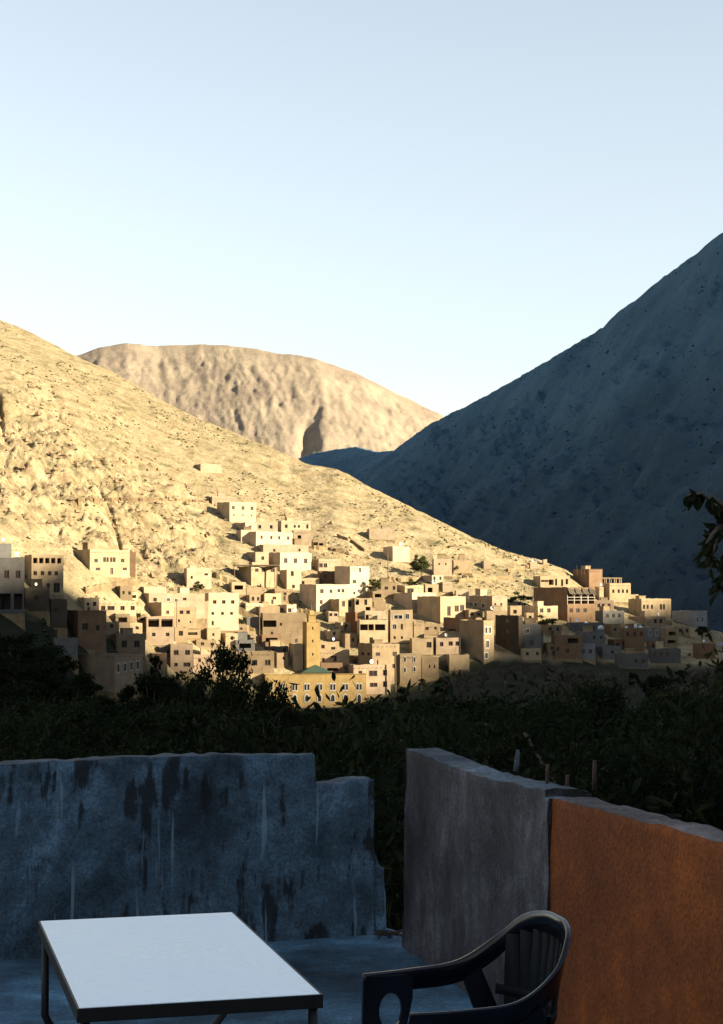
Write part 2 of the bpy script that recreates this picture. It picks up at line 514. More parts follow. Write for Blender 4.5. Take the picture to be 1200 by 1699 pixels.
XR, YR, ZR = X.copy(), Y.copy(), Z.copy()
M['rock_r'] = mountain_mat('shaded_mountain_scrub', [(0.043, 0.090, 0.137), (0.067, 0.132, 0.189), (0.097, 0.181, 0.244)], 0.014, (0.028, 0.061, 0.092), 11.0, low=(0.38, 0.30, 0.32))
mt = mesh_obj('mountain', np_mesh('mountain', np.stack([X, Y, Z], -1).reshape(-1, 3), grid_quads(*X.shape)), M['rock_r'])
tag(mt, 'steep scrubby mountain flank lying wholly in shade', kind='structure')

# far sunlit mountain
FC = [(-500, 700, 3300), (-200, 640, 3300), (40, 606, 3300), (130, 581, 3350), (165, 573, 3350), (210, 569, 3350), (265, 571, 3380), (330, 572, 3360), (380, 573, 3330), (425, 576, 3300), (470, 586, 3280),
      (525, 596, 3250), (560, 608, 3250), (600, 621, 3250), (640, 642, 3250), (690, 668, 3250), (740, 693, 3250), (800, 722, 3300), (900, 770, 3350)]
fc = np.array([tuple(at(*p)) for p in FC])
fl = np.concatenate([[0], np.cumsum(np.sqrt(((fc[1:] - fc[:-1]) ** 2).sum(1)))])
for _ in range(2): fc[1:-1, 2] = fc[1:-1, 2] * 0.6 + (fc[:-2, 2] + fc[2:, 2]) * 0.2
ff_ = fc.copy(); ff_[:, 0] = ff_[:, 0] * 0.75 + 40; ff_[:, 1] -= 1000; ff_[:, 2] = 40
fb_ = fc.copy(); fb_[:, 1] += 900; fb_[:, 2] -= 350
ua = np.linspace(0, fl[-1], 420)
wsr = np.concatenate([np.linspace(0, 1, 180), 1 + np.linspace(0, 1, 10)[1:]])
G = loft3([ff_, fc, fb_], [0, 1, 2], fl, ua, wsr, 1.0)
X, Y, Z = G[..., 0], G[..., 1], G[..., 2]
w = wsr[:, None]; Uu = np.broadcast_to(ua[None, :], X.shape)
inner = np.clip(w / 0.1, 0, 1) * np.clip((1.0 - w) / 0.10, 0, 1)
Z = Z + inner * (3 * (ridged((Uu + 120 * w) / 260, w * 1.6, 4, 71) - 0.5) + 3.2 * fbm((Uu + 80 * w) / 60, w * 2.0, 5, 75, 0.65) + 4 * fbm(Uu / 14, w * 16, 4, 79, 0.65)) + np.clip((w - 0.6) / 0.4, 0, 1) * np.clip(1.2 - w, 0, 1) * (20 * fbm(Uu / 60, w * 4, 5, 77, 0.65))
# the deep ravine below the summit
ug = np.interp(525, [p[0] for p in FC], fl)
pxl = 600 + F * X / Y
gx = (pxl + 7 * fbm(Uu / 30, w * 14, 3, 87) - (533 - (0.80 - w) * 95)) / (4 + 22 * np.clip(0.85 - w, 0, 1))
Z = Z - inner * np.clip((0.76 - w) / 0.22, 0, 1) * 15 * np.exp(-gx ** 2)
M['rock_f'] = mountain_mat('far_mountain_scrub', [(0.159, 0.124, 0.097), (0.238, 0.190, 0.138), (0.304, 0.249, 0.176)], 0.010, (0.125, 0.101, 0.077), 7.0)
fm = mesh_obj('mountain', np_mesh('mountain_far', np.stack([X, Y, Z], -1).reshape(-1, 3), grid_quads(*X.shape)), M['rock_f'])
tag(fm, 'rounded far mountain in low sunlight', kind='structure')

# ground sheet to the horizon
gs = MB(); gs.add([(-15000, -15000, -75), (15000, -15000, -75), (15000, 15000, -75), (-15000, 15000, -75)], [(0, 1, 2, 3)])
tag(gs.build('ground', M['soil']), 'wide ground sheet of the valley', kind='structure')

# ------------------------------------------------------------------ loose rocks and scrub on the slopes
def scatter_blobs(name, pos, size, mat, label, cat, squash=0.75, seed=1):
    rng = np.random.default_rng(seed)
    base = np.array([(1, 0, 0), (-1, 0, 0), (0, 1, 0), (0, -1, 0), (0, 0, 1), (0, 0, -0.6)], float)
    tri = np.array([(0, 2, 4), (2, 1, 4), (1, 3, 4), (3, 0, 4), (2, 0, 5), (1, 2, 5), (3, 1, 5), (0, 3, 5)])
    n = len(pos)
    v = base[None] * (0.6 + 0.7 * rng.random((n, 6, 1)))
    a = rng.random(n) * 6.28
    ca, sa = np.cos(a)[:, None], np.sin(a)[:, None]
    vx = v[..., 0] * ca - v[..., 1] * sa; vy = v[..., 0] * sa + v[..., 1] * ca
    v = np.stack([vx, vy, v[..., 2] * squash], -1) * size[:, None, None] + pos[:, None, :]
    f = tri[None] + (np.arange(n) * 6)[:, None, None]
    o = mesh_obj(name, np_mesh(name, v.reshape(-1, 3), f.reshape(-1, 3), False), mat)
    tag(o, label, cat, kind='stuff')
    return o

rng = np.random.default_rng(5)
M['scrub'] = plain('dry_scrub', (0.054, 0.045, 0.021), 1.0, var=0.4, scale=0.4, spec=0.05)
M['stone'] = plain('tan_stone', (0.169, 0.122, 0.070), 1.0, var=0.3, scale=0.5, spec=0.1)
n = 9000
c = rng.uniform(-0.27, 0.2, n); s = rng.random(n) ** 0.8
yf, zf, yc, zc = hill_params(c)
Yp = yf + (0.12 + 0.86 * s) * (yc - yf)
keep = (vnoise(c * 60, s * 9, 81) > 0.46)
c, Yp = c[keep], Yp[keep]
P = np.stack([c * Yp, Yp, hill_z(c, Yp)], -1)
scatter_blobs('scrub_bushes', P, 0.22 + 0.55 * rng.random(len(P)) ** 3, M['scrub'], 'low dry scrub dotted over the tan hillside', 'scrub', 0.7, 2)
n = 5000
c = rng.uniform(-0.27, 0.02, n); s = 0.1 + 0.55 * rng.random(n)
yf, zf, yc, zc = hill_params(c); Yp = yf + s * (yc - yf)
keep = rng.random(n) < 0.25 + 0.75 * crag_mask(c, s); c, Yp = c[keep], Yp[keep]
P = np.stack([c * Yp, Yp, hill_z(c, Yp)], -1)
scatter_blobs('loose_rocks', P, 0.22 + 1.1 * rng.random(len(P)) ** 5, M['stone'], 'loose tan rocks scattered below the crags', 'rocks', 0.9, 3)

n = 5500
gi = rng.integers(2, 168, n); gj = rng.integers(20, 328, n)
Gm = np.stack([XR, YR, ZR], -1)
P = Gm[gi, gj] + (Gm[gi + 1, gj + 1] - Gm[gi, gj]) * rng.random((n, 1))
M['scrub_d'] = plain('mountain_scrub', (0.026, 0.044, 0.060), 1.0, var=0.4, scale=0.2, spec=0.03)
scatter_blobs('mountain_scrub', P, 0.5 + 1.2 * rng.random(n) ** 3, M['scrub_d'], 'dark scrub dotting the shaded mountain flank', 'scrub', 0.7, 6)
n = 1600
c = rng.uniform(-0.26, -0.115, n); s = rng.random(n) * 0.30
yf, zf, yc, zc = hill_params(c); Yp = yf - 12 + s * (yc - yf)
keep = vnoise(c * 90, s * 14, 83) > 0.45; c, Yp = c[keep], Yp[keep]
keep = (Yp - np.interp(c, [-0.26, -0.20, -0.16, -0.115], [400, 385, 385, 395])) < 0; c, Yp = c[keep], Yp[keep]
P = np.stack([c * Yp, Yp, hill_z(c, Yp)], -1)
scatter_blobs('flank_bushes', P, 0.4 + 1.3 * rng.random(len(P)) ** 2, plain('flank_bush', (0.022, 0.026, 0.014), 1.0, var=0.4, scale=0.4, spec=0.05), 'dark bushes on the shaded flank below the near houses', 'bushes', 0.8, 7)

M['footing'] = plaster('rubble_stone', (0.17, 0.125, 0.072), var=0.45)
# ------------------------------------------------------------------ village houses
_win_cache = {}
def window_meshes(kind):
    """unit window: x -0.5..0.5, z -0.5..0.5, outer face of the wall at y=0, depth in metres"""
    if kind in _win_cache: return _win_cache[kind]
    fr = MB(); pn = MB()
    if kind == 'a':                                   # arched, with a white surround standing proud
        out = [(-0.62, -0.6), (0.62, -0.6), (0.62, 0.45), (0.40, 0.72), (0, 0.88), (-0.40, 0.72), (-0.62, 0.45)]
        inn = [(-0.42, -0.48), (0.42, -0.48), (0.42, 0.30), (0.26, 0.52), (0, 0.66), (-0.26, 0.52), (-0.42, 0.30)]
        k = len(out)
        v = [(x, -0.07, z) for x, z in out] + [(x, -0.07, z) for x, z in inn] + [(x, 0.02, z) for x, z in out] + [(x, 0.0, z) for x, z in inn]
        f = []
        for i in range(k):
            j = (i + 1) % k
            f += [(i, j, k + j, k + i), (2 * k + i, 2 * k + j, j, i), (k + i, k + j, 3 * k + j, 3 * k + i)]
        fr.add(v, f)
        pn.add([(x, -0.02, z) for x, z in inn], [tuple(range(k))])
    else:
        b = 0.10 if kind != 'f' else 0.16
        y0, y1 = (0.10, 0.19)
        if kind == 'f': y0 = -0.05
        o = 0.5 if kind != 'f' else 0.66
        i_ = 0.5 - b if kind != 'f' else 0.47
        zi = i_
        fr.box((-o, y0, -o), (-i_, y1 if kind != 'f' else 0.0, o)); fr.box((i_, y0, -o), (o, y1 if kind != 'f' else 0.0, o))
        fr.box((-i_, y0, zi), (i_, y1 if kind != 'f' else 0.0, o)); fr.box((-i_, y0, -o), (i_, y1 if kind != 'f' else 0.0, -zi))
        if kind != 'd': fr.box((-0.04, 0.11, -i_), (0.04, 0.18, i_))
        pn.add([(-0.5, 0.2, -0.5), (0.5, 0.2, -0.5), (0.5, 0.2, 0.5), (-0.5, 0.2, 0.5)], [(0, 1, 2, 3)])
    fm_ = pydata('window_frame_' + kind, fr.v, fr.f); pm_ = pydata('pane_' + kind, pn.v, pn.f)
    fm_.materials.append({'f': M['frame_wh'], 'a': M['frame_wh']}.get(kind, M['frame_br']))
    pm_.materials.append(M['pane'] if kind != 'd' else M['frame_br'])
    _win_cache[kind] = (fm_, pm_)
    return _win_cache[kind]

def holed_face(mb, x0, x1, z0, z1, holes, to3, depth=0.22):
    """rectangle with rectangular openings and their reveals; to3 maps (u, depth, z)"""
    xs = sorted({x0, x1} | {v for h in holes for v in (h[0], h[1])})
    zs = sorted({z0, z1} | {v for h in holes for v in (h[2], h[3])})
    for i in range(len(xs) - 1):
        for j in range(len(zs) - 1):
            mx, mz = (xs[i] + xs[i + 1]) / 2, (zs[j] + zs[j + 1]) / 2
            if any(h[0] < mx < h[1] and h[2] < mz < h[3] for h in holes): continue
            mb.add([to3(xs[i], 0, zs[j]), to3(xs[i + 1], 0, zs[j]), to3(xs[i + 1], 0, zs[j + 1]), to3(xs[i], 0, zs[j + 1])], [(0, 1, 2, 3)])
    for h in holes:
        a, b, lo, hi, d = h
        q = [to3(a, 0, lo), to3(b, 0, lo), to3(b, 0, hi), to3(a, 0, hi), to3(a, d, lo), to3(b, d, lo), to3(b, d, hi), to3(a, d, hi)]
        mb.add(q, [(0, 4, 5, 1), (1, 5, 6, 2), (2, 6, 7, 3), (3, 7, 4, 0)])
        mb.add(q[4:], [(0, 1, 2, 3)], 1)

HOUSE_N = 0
RECTS = []
def house(x0, xc, x1, yt, yb, wins, mat, label, group=None, base=6.0, par=0.45, cornice=None, D=None, ground=None, roof='roof', name='house', cat='house', dist=None):
    """x0..xc: side wall on the picture, xc..x1: front, yt..yb rows; stands where the ray of its base meets the slope"""
    global HOUSE_N
    HOUSE_N += 1
    RECTS.append((x0, x1, yt, yb, label, xc))
    rnd = random.Random(HOUSE_N * 13 + 1)
    gy = yb if ground is None else ground
    Y0 = dist if dist else 0.5 * (hill_hit((xc + x1) / 2, gy) + min(hill_hit((xc + x1) / 2, gy), hill_hit(xc + 2, gy))) - 0.8
    c, _ = ray(xc, yb); c1, _ = ray(x1, yb)
    m = Y0 / F
    wl = max(0.0, (xc - x0)) * m
    Dp = D or rnd.uniform(6.5, 8.5)
    if wl > Dp * 0.66: Dp = wl / 0.66
    rel = max(math.asin(min(0.72, wl / Dp)), R(rnd.uniform(2, 5)))
    psi = rel - math.atan(c)
    Wd = (c1 * Y0 - c * Y0) / (math.cos(psi) - c1 * math.sin(psi))
    zb = EYE + ray(xc, yb)[1] * Y0; zt = EYE + ray(xc, yt)[1] * Y0
    H = zt - zb
    corner = Vector((c * Y0, Y0, 0))
    t = Vector((math.cos(psi), math.sin(psi), 0))
    e = empty(name, corner + t * (Wd / 2) + Vector((0, 0, zb)), psi)
    tag(e, label, cat, group)
    hw = Wd / 2
    front, left, parts = [], [], []
    for wv in wins:
        wx, wy, ww, wh = wv[:4]; kind = wv[4] if len(wv) > 4 else 'n'
        if kind in ('n', 'L'): ww *= 1.18; wh *= 1.18
        zc_ = (yb - wy) * m; hh = wh * m / 2
        zc_ = min(zc_, H - hh - 0.25); 
        zc_ = max(zc_, hh + 0.02)
        if kind[0] == 'L':
            kd = kind[1:] or 'n'
            if wl < 1: continue
            uc = (xc - wx) * m / wl * Dp; uw = ww * m / wl * Dp / 2
            if kd == 'o': left.append((uc - uw, uc + uw, zc_ - hh, zc_ + hh, 2.0))
            else:
                left.append((uc - uw, uc + uw, zc_ - hh, zc_ + hh, 0.22)); parts.append(('L', uc, uw * 2, zc_, hh * 2, kd))
        else:
            uc = (wx - xc) / (x1 - xc) * Wd - hw; uw = ww / (x1 - xc) * Wd / 2
            uw = min(uw, hw - 0.15); uc = max(-hw + uw + 0.12, min(hw - uw - 0.12, uc))
            if kind == 'o': front.append((uc - uw, uc + uw, zc_ - hh, zc_ + hh, 2.2))
            elif kind == 'a': parts.append(('F', uc, uw * 2, zc_, hh * 2, kind))
            else:
                front.append((uc - uw, uc + uw, zc_ - hh, zc_ + hh, 0.22)); parts.append(('F', uc, uw * 2, zc_, hh * 2, kind))
    mb = MB()
    holed_face(mb, -hw, hw, -0.15, H, front, lambda u, d, z: (u, d, z))
    holed_face(mb, 0, Dp, -0.15, H, left, lambda u, d, z: (-hw + d, u, z))
    mb.add([(hw, 0, -0.15), (hw, Dp, -0.15), (hw, Dp, H), (hw, 0, H)], [(0, 1, 2, 3)])
    mb.add([(hw, Dp, -0.15), (-hw, Dp, -0.15), (-hw, Dp, H), (hw, Dp, H)], [(0, 1, 2, 3)])
    th_ = 0.28
    o = [(-hw, 0), (hw, 0), (hw, Dp), (-hw, Dp)]; i_ = [(-hw + th_, th_), (hw - th_, th_), (hw - th_, Dp - th_), (-hw + th_, Dp - th_)]
    jit = [rnd.uniform(-0.10, 0.10) for _ in range(4)]
    zr = H - par
    for k in range(4):
        j = (k + 1) % 4
        mb.add([(*i_[k], H), (*i_[j], H), (*i_[j], zr - 0.1), (*i_[k], zr - 0.1)], [(0, 1, 2, 3)])
    # uneven hand built top of the parapet
    loop = []
    for k in range(4):
        j = (k + 1) % 4; ln = math.dist(o[k], o[j]); kk = max(2, int(ln / 1.3))
        for i in range(kk):
            f_ = i / kk; loop.append(((o[k][0] + (o[j][0] - o[k][0]) * f_, o[k][1] + (o[j][1] - o[k][1]) * f_), (i_[k][0] + (i_[j][0] - i_[k][0]) * f_, i_[k][1] + (i_[j][1] - i_[k][1]) * f_), H + rnd.choice((0.04, 0.06, 0.1, 0.16, 0.24)) * (0.3 if cornice else 1)))
    vt = [(*a_, H) for a_, b_, z_ in loop] + [(*a_, z_) for a_, b_, z_ in loop] + [(*b_, z_) for a_, b_, z_ in loop] + [(*b_, H) for a_, b_, z_ in loop]
    nl = len(loop)
    mb.add(vt, [(r_ * nl + i, r_ * nl + (i + 1) % nl, (r_ + 1) * nl + (i + 1) % nl, (r_ + 1) * nl + i) for r_ in range(3) for i in range(nl)])
    mb.build('wall', [M[mat], M['dark_in']], e)
    if rnd.random() < 0.42 and Wd > 5 and name == 'house' and cat == 'house':
        q = MB(); rw_ = rnd.uniform(1.6, 2.6); rx_ = rnd.uniform(-hw + rw_, hw - rw_) if hw > rw_ else 0; ry_ = rnd.uniform(2.2, max(2.4, Dp - 2.5)); rh_ = rnd.uniform(0.9, 2.0)
        q.box((rx_ - rw_ / 2, ry_, zr - 0.25), (rx_ + rw_ / 2, ry_ + 2.2, H + rh_)); q.box((rx_ - rw_ / 2 - 0.12, ry_ - 0.12, H + rh_ + 0.002), (rx_ + rw_ / 2 + 0.12, ry_ + 2.32, H + rh_ + 0.14))
        q.build('roof_room', M[rnd.choice([mat, mat, 'c', 't'])], e)
    if rnd.random() < 0.4 and name == 'house':
        for bx_ in np.arange(-hw + 0.5, hw - 0.3, rnd.uniform(0.9, 1.5)):
            q = MB(); q.tube([(bx_, -rnd.uniform(0.25, 0.5), H - 0.62), (bx_, 0.1, H - 0.6)], 0.06, 5); q.build('roof_beam', M['timber'], e)
    fd_ = MB(); fo = 0.10; 
    # rough stone footing, battered outwards
    ring0 = [(-hw - fo, -fo), (hw + fo, -fo), (hw + fo, Dp), (-hw - fo, Dp)]
    segs = []
    for k in range(4):
        a_, b_ = ring0[k], ring0[(k + 1) % 4]; ln = math.dist(a_, b_); kk = max(2, int(ln / 1.1))
        segs += [(a_[0] + (b_[0] - a_[0]) * i / kk, a_[1] + (b_[1] - a_[1]) * i / kk) for i in range(kk)]
    nz_f = 7; vv = []; cx0, cy0 = 0.0, Dp / 2
    for j in range(nz_f + 1):
        zf_k = -base + (base - 0.02) * j / nz_f
        for (px_, py_) in segs:
            jj = rnd.uniform(-0.05, 0.05); bt = 1 + (0.0 if j == nz_f else 0.012 * (nz_f - j))
            vv.append((px_ * bt + (jj if abs(px_) < hw else jj), cy0 + (py_ - cy0) * bt + rnd.uniform(-0.05, 0.05), zf_k + (rnd.uniform(-0.08, 0.0) if j == nz_f else 0)))
    ns_ = len(segs); ff2 = [(j * ns_ + i, j * ns_ + (i + 1) % ns_, (j + 1) * ns_ + (i + 1) % ns_, (j + 1) * ns_ + i) for j in range(nz_f) for i in range(ns_)]
    ff2.append(tuple(nz_f * ns_ + i for i in range(ns_)))
    fd_.add(vv, ff2); fd_.build('footing', M['footing'], e)
    rf = MB(); rf.box((i_[0][0] - 0.02, i_[0][1] - 0.02, zr - 0.3), (i_[2][0] + 0.02, i_[2][1] + 0.02, zr))
    rf.build('roof', M[roof], e)
    cn = bool(cornice)
    if cn:
        q = MB(); zz = H + 0.25 * 0.3 + 0.003; p_ = 0.14
        q.box((-hw - p_, -p_, zz), (hw + p_, th_ + 0.05, zz + 0.12)); q.box((-hw - p_, th_ + 0.05, zz), (-hw + th_ + 0.05, Dp, zz + 0.12))
        q.box((hw - th_ - 0.05, th_ + 0.05, zz), (hw + p_, Dp, zz + 0.12))
        q.build('coping', M[mat], e)
    for side, uc, ww, zc_, hh, kd in parts:
        fm_, pm_ = window_meshes(kd)
        w_ = mesh_obj('door' if kd == 'd' else 'window', fm_, None, e)
        if side == 'F': w_.location = (uc, 0, zc_); w_.scale = (ww, 1, hh)
        else: w_.location = (-hw, uc, zc_); w_.rotation_euler = (0, 0, -math.pi / 2); w_.scale = (ww, 1, hh)
        mesh_obj('pane' if kd != 'd' else 'door_leaf', pm_, None, w_)
    e['_dims'] = (Wd, Dp, H, m)
    return e

def row(y, xs, w, h, k='n'): return [(x, y, w, h, k) for x in xs]

V = 'houses of the hillside village'
def H_(*a, **k): k.setdefault('group', V); return house(*a, **k)

# --- the stepped white row high on the slope
H_(322, 333, 368, 770, 784, [], 'w', 'lone windowless white hut on the bare slope above all the houses', D=6)
H_(348, 352, 394, 824, 842, [], 'w', 'plain white block behind the topmost house of the stepped row', D=6, ground=840)
h27 = H_(360, 381, 425, 833, 868, row(842, (387, 403, 418), 4, 5) + row(854, (388, 403, 417), 2, 2), 'w', 'topmost white house of the stepped row, three windows over three vents')
H_(387, 407, 426, 867, 885, [(415, 874, 4, 4)], 'w', 'narrow white house with one small window under the topmost house')
H_(421, 425, 461, 866, 884, row(874, (431, 450), 4, 5), 'w', 'low white house with two dark windows beside the narrow one')
H_(458, 467, 516, 864, 886, [(475, 873, 4, 5), (489, 873, 3, 4), (496, 873, 3, 4), (510, 873, 3, 6)], 'w', 'white house at the end of the stepped row with a close pair of windows')
H_(398, 425, 486, 882, 912, row(891, (434, 450, 463, 478), 3, 5), 'w', 'long white house with a row of four small windows in the stepped row')
H_(484, 487, 517, 880, 906, [(497, 893, 6, 10, 'o')], 'w', 'white wall with one dark doorway joined to the stepped row')
H_(516, 519, 542, 897, 907, [(521, 902, 8, 5, 'o'), (533, 903, 7, 4, 'o')], 't', 'low ruined earth hut beside the dark doorway of the stepped row', D=4, cornice=False)
H_(425, 437, 512, 904, 926, [(455, 913, 3, 4), (497, 912, 3, 4)], 'w', 'low white block with two tiny windows below the four windowed house')
H_(392, 400, 428, 880, 900, [], 'w', 'blank white stair block stepping down under the narrow house')
H_(408, 424, 446, 916, 938, [(436, 926, 4, 5)], 'w', 'small white house with one window above the propped roof')
H_(437, 465, 517, 917, 950, row(930, (474, 490, 507), 5, 7), 'w', 'white house with three tall windows and a wide brown side wall')
H_(464, 476, 500, 946, 979, [(485, 951, 4, 7), (487, 973, 4, 5)], 'w', 'slim white tower house with two windows one above the other')
H_(396, 417, 459, 941, 974, row(946, (426, 437, 452), 5, 5), 'c', 'cream house under a long thin overhanging roof slab')
H_(513, 529, 566, 928, 948, [(521, 938, 5, 6), (540, 938, 5, 6)], 'w', 'white house with one yellowish window above the brown yard wall')
H_(527, 531, 557, 948, 970, [(540, 956, 4, 5)], 'b', 'brown walled house in the shade between two white ones')
H_(555, 581, 613, 940, 991, [(597, 945, 4, 8, 'f'), (588, 965, 5, 5), (588, 984, 3, 4)], 'w', 'tall white house with a broad brown side beside the feathery tree')
H_(493, 497, 530, 960, 974, [(503, 967, 4, 5)], 'c', 'cream parapet house with one square window', cornice=False)
H_(497, 525, 581, 970, 1014, [(534, 981, 5, 6), (549, 981, 4, 5), (562, 980, 4, 5), (569, 980, 4, 5), (533, 999, 4, 6)], 'w', 'long white house with five windows and a big brown gable wall')
H_(542, 563, 589, 995, 1022, row(1002, (570, 581), 4, 8), 'c', 'cream house with two tall dark windows above a red brown buttress')
H_(573, 590, 593, 1017, 1050, [], 'r', 'narrow red brown buttress house standing in the shade', D=5)
H_(586, 589, 618, 993, 1022, [(593, 998, 6, 9, 'o'), (607, 998, 4, 8), (611, 1010, 8, 6, 'o')], 'c', 'cream house with open dark bays on two floors')

# --- left shoulder of the village
H_(-4, 18, 38, 908, 925, [], 'c', 'small cream box on top of the galleried house', D=6, ground=940)
gal = H_(40, 52, 105, 921, 986, row(930, (58, 68, 78, 88, 98), 7, 9, 'o') + row(951, (58, 70, 82, 93), 5, 6) + [(80, 972, 6, 8, 'd'), (94, 975, 9, 14)], 'c', 'cream house with an open pillared gallery above four small windows')
H_(122, 149, 215, 912, 957, [(159, 930, 5, 5), (173, 928, 4, 7), (178, 928, 3, 7), (184, 928, 3, 7), (189, 928, 4, 7), (203, 929, 5, 5), (162, 944, 6, 4), (185, 947, 5, 11, 'd'), (207, 943, 6, 4)], 'c', 'two storey cream house standing alone under the crags')
H_(213, 215, 225, 917, 957, [], 'b', 'brown side block against the lone cream house', D=4, cornice=False)
H_(150, 161, 226, 997, 1022, [(171, 1009, 6, 6), (184, 1009, 10, 6), (203, 1009, 6, 6), (220, 1009, 6, 6)], 'c', 'long low cream house with four brown windows')
H_(233, 239, 276, 974, 992, [], 'w', 'blank white upper block on the long pale terrace house')
H_(233, 247, 340, 985, 1026, [(257, 995, 5, 5), (279, 995, 5, 5, 'f'), (292, 996, 5, 5, 'f'), (306, 994, 5, 4)], 'w', 'long pale terrace house with four small high windows')
H_(245, 268, 288, 1000, 1044, [(278, 1016, 4, 5)], 'c', 'cream house with one window and a dark brown side wall')
H_(285, 288, 326, 1008, 1042, row(1016, (301, 312), 5, 5) + [(297, 1030, 3, 4), (316, 1032, 2, 3)], 'c', 'cream house with two brown windows over two tiny ones')
H_(323, 326, 346, 998, 1042, [(335, 1014, 5, 5), (331, 1032, 4, 9, 'd'), (341, 1032, 3, 10, 'd')], 'w', 'white house with two brown doors and a dish on its roof')
H_(240, 243, 289, 1024, 1070, [(255, 1034, 18, 13, 'o'), (277, 1034, 19, 13, 'o'), (255, 1053, 5, 5), (278, 1053, 5, 5)], 'p', 'pinkish house with a dark open loggia on its upper floor')
H_(288, 290, 312, 1042, 1066, [(300, 1051, 6, 7)], 'c', 'small square cream house with one large window')
H_(336, 346, 396, 984, 1046, row(999, (356, 371, 386), 5, 5) + row(1018, (353, 369, 384), 4, 4) + [(353, 1034, 3, 6)], 'w', 'two storey white house with two rows of three windows')
H_(336, 344, 366, 1043, 1068, [(354, 1053, 3, 4)], 'c', 'small cream tower house with a single slit window')
H_(281, 283, 320, 1070, 1114, row(1083, (292, 311), 7, 7) + [(292, 1103, 5, 5), (310, 1103, 10, 6)], 'p', 'pale pink two storey house above the orchard edge')
H_(318, 321, 386, 1087, 1118, [(331, 1096, 4, 5), (348, 1096, 8, 4), (365, 1096, 6, 5, 'f'), (378, 1096, 5, 5, 'f')], 'p', 'low pinkish house half hidden by the big dark tree')
H_(305, 310, 351, 943, 977, [(342, 953, 5, 3), (318, 958, 3, 4)], 'w', 'white house set into the rocks below the crags')
H_(432, 436, 506, 1018, 1062, [(444, 1035, 22, 11, 'o'), (451, 1052, 4, 7, 'd'), (466, 1036, 3, 4)], 't', 'rough earth built ruin with a wide dark opening', cornice=False)
H_(386, 391, 455, 1082, 1117, row(1100, (401, 422, 444), 8, 8), 't', 'tan house with three large square windows behind the dark tree')

# --- around the mosque
H_(479, 488, 503, 1069, 1112, [], 'c', 'narrow cream house tight against the minaret')
H_(529, 531, 563, 1066, 1082, [(536, 1073, 5, 5), (553, 1076, 6, 4)], 'c', 'low cream upper block just beyond the minaret')
H_(528, 531, 580, 1079, 1105, [(554, 1093, 8, 8), (538, 1095, 4, 5)], 'c', 'cream house with one big black window beside the minaret')
H_(529, 532, 571, 1100, 1122, [(552, 1111, 18, 5, 'o')], 'b', 'low brown building with a long opening behind the mosque')
H_(592, 597, 644, 1029, 1073, [(604, 1041, 13, 10, 'o'), (616, 1041, 9, 10, 'o'), (631, 1041, 17, 10, 'o'), (616, 1063, 5, 9)], 'c', 'cream house with a dark veranda between slender white pillars')
H_(600, 606, 640, 1014, 1031, [(612, 1024, 10, 8, 'o')], 'w', 'jumbled white roof shed above the veranda house', cornice=False, par=0.2)
H_(644, 648, 685, 1013, 1066, [(661, 1024, 14, 6, 'f'), (676, 1023, 6, 8, 'f'), (655, 1040, 6, 8, 'f'), (667, 1040, 3, 8), (655, 1058, 3, 4), (667, 1058, 3, 4)], 'c', 'tall tan house with a wide pale framed window at the top')
H_(560, 573, 593, 1052, 1074, [(586, 1062, 4, 5)], 't', 'small tan cube house with one window')
H_(594, 618, 663, 1069, 1142, [(627, 1086, 6, 5), (655, 1086, 6, 6), (654, 1106, 5, 6), (602, 1086, 4, 4, 'L'), (612, 1086, 4, 4, 'L')], 't', 'big tan house rising behind the orange house')
H_(570, 580, 640, 1089, 1108, [(589, 1098, 6, 6), (609, 1098, 20, 7, 'o'), (629, 1096, 5, 7)], 'r', 'orange upper storey with one long black opening', cornice=True)
H_(576, 587, 648, 1104, 1152, [(598, 1116, 5, 4), (619, 1118, 12, 8), (639, 1117, 6, 8), (620, 1137, 11, 6), (639, 1136, 6, 8)], 'p', 'pinkish two storey house under the orange storey')
H_(661, 664, 699, 1086, 1132, row(1095, (672, 688), 4, 7, 'a') + [(688, 1111, 4, 7, 'a'), (672, 1112, 4, 7, 'a')], 't', 'tan house with four white arched windows at the orchard edge')
H_(697, 700, 728, 1092, 1124, row(1106, (713, 721), 2, 5), 't', 'tan house with two tiny slit windows at the orchard edge')
H_(738, 746, 779, 1087, 1112, [], 't', 'blank tan wall house at the edge of the shade')
H_(680, 684, 719, 1060, 1086, [(712, 1070, 7, 8)], 'c', 'cream house with one dark window at its corner')
H_(719, 724, 765, 1059, 1085, [(733, 1069, 5, 6), (748, 1068, 6, 6), (759, 1068, 5, 6)], 'p', 'pinkish house with three brown windows in a row')
H_(676, 687, 704, 1033, 1062, [], 't', 'windowless tan block with a dark brown side')

# --- upper middle
H_(609, 613, 655, 878, 895, [], 'w', 'long blank pale shed lying along the slope', D=5, cornice=False)
H_(636, 652, 680, 907, 932, [], 'w', 'blank white barn below the long pale shed')
H_(717, 720, 750, 928, 956, row(936, (729, 740), 2, 3), 'w', 'white cube house beside the round green tree')
H_(749, 753, 783, 930, 951, [], 'c', 'pale blank house with a shrub against its wall')
H_(799, 803, 815, 931, 943, [], 'w', 'tiny white hut alone on the slope', D=3)
H_(698, 717, 736, 955, 969, row(958, (721, 731), 3, 5), 'w', 'little white house with two small windows below the round tree')
H_(732, 735, 751, 966, 982, [], 'w', 'small blank white block under the little white house')
H_(655, 672, 703, 972, 990, [(681, 981, 9, 8)], 'c', 'cream upper house with one wide orange brown window')
H_(703, 706, 728, 970, 990, [(714, 979, 8, 8, 'o')], 'c', 'cream open shed beside the orange brown window', D=5)
H_(653, 684, 724, 984, 1014, [], 'w', 'blank white fronted house with a tall brown side wall')
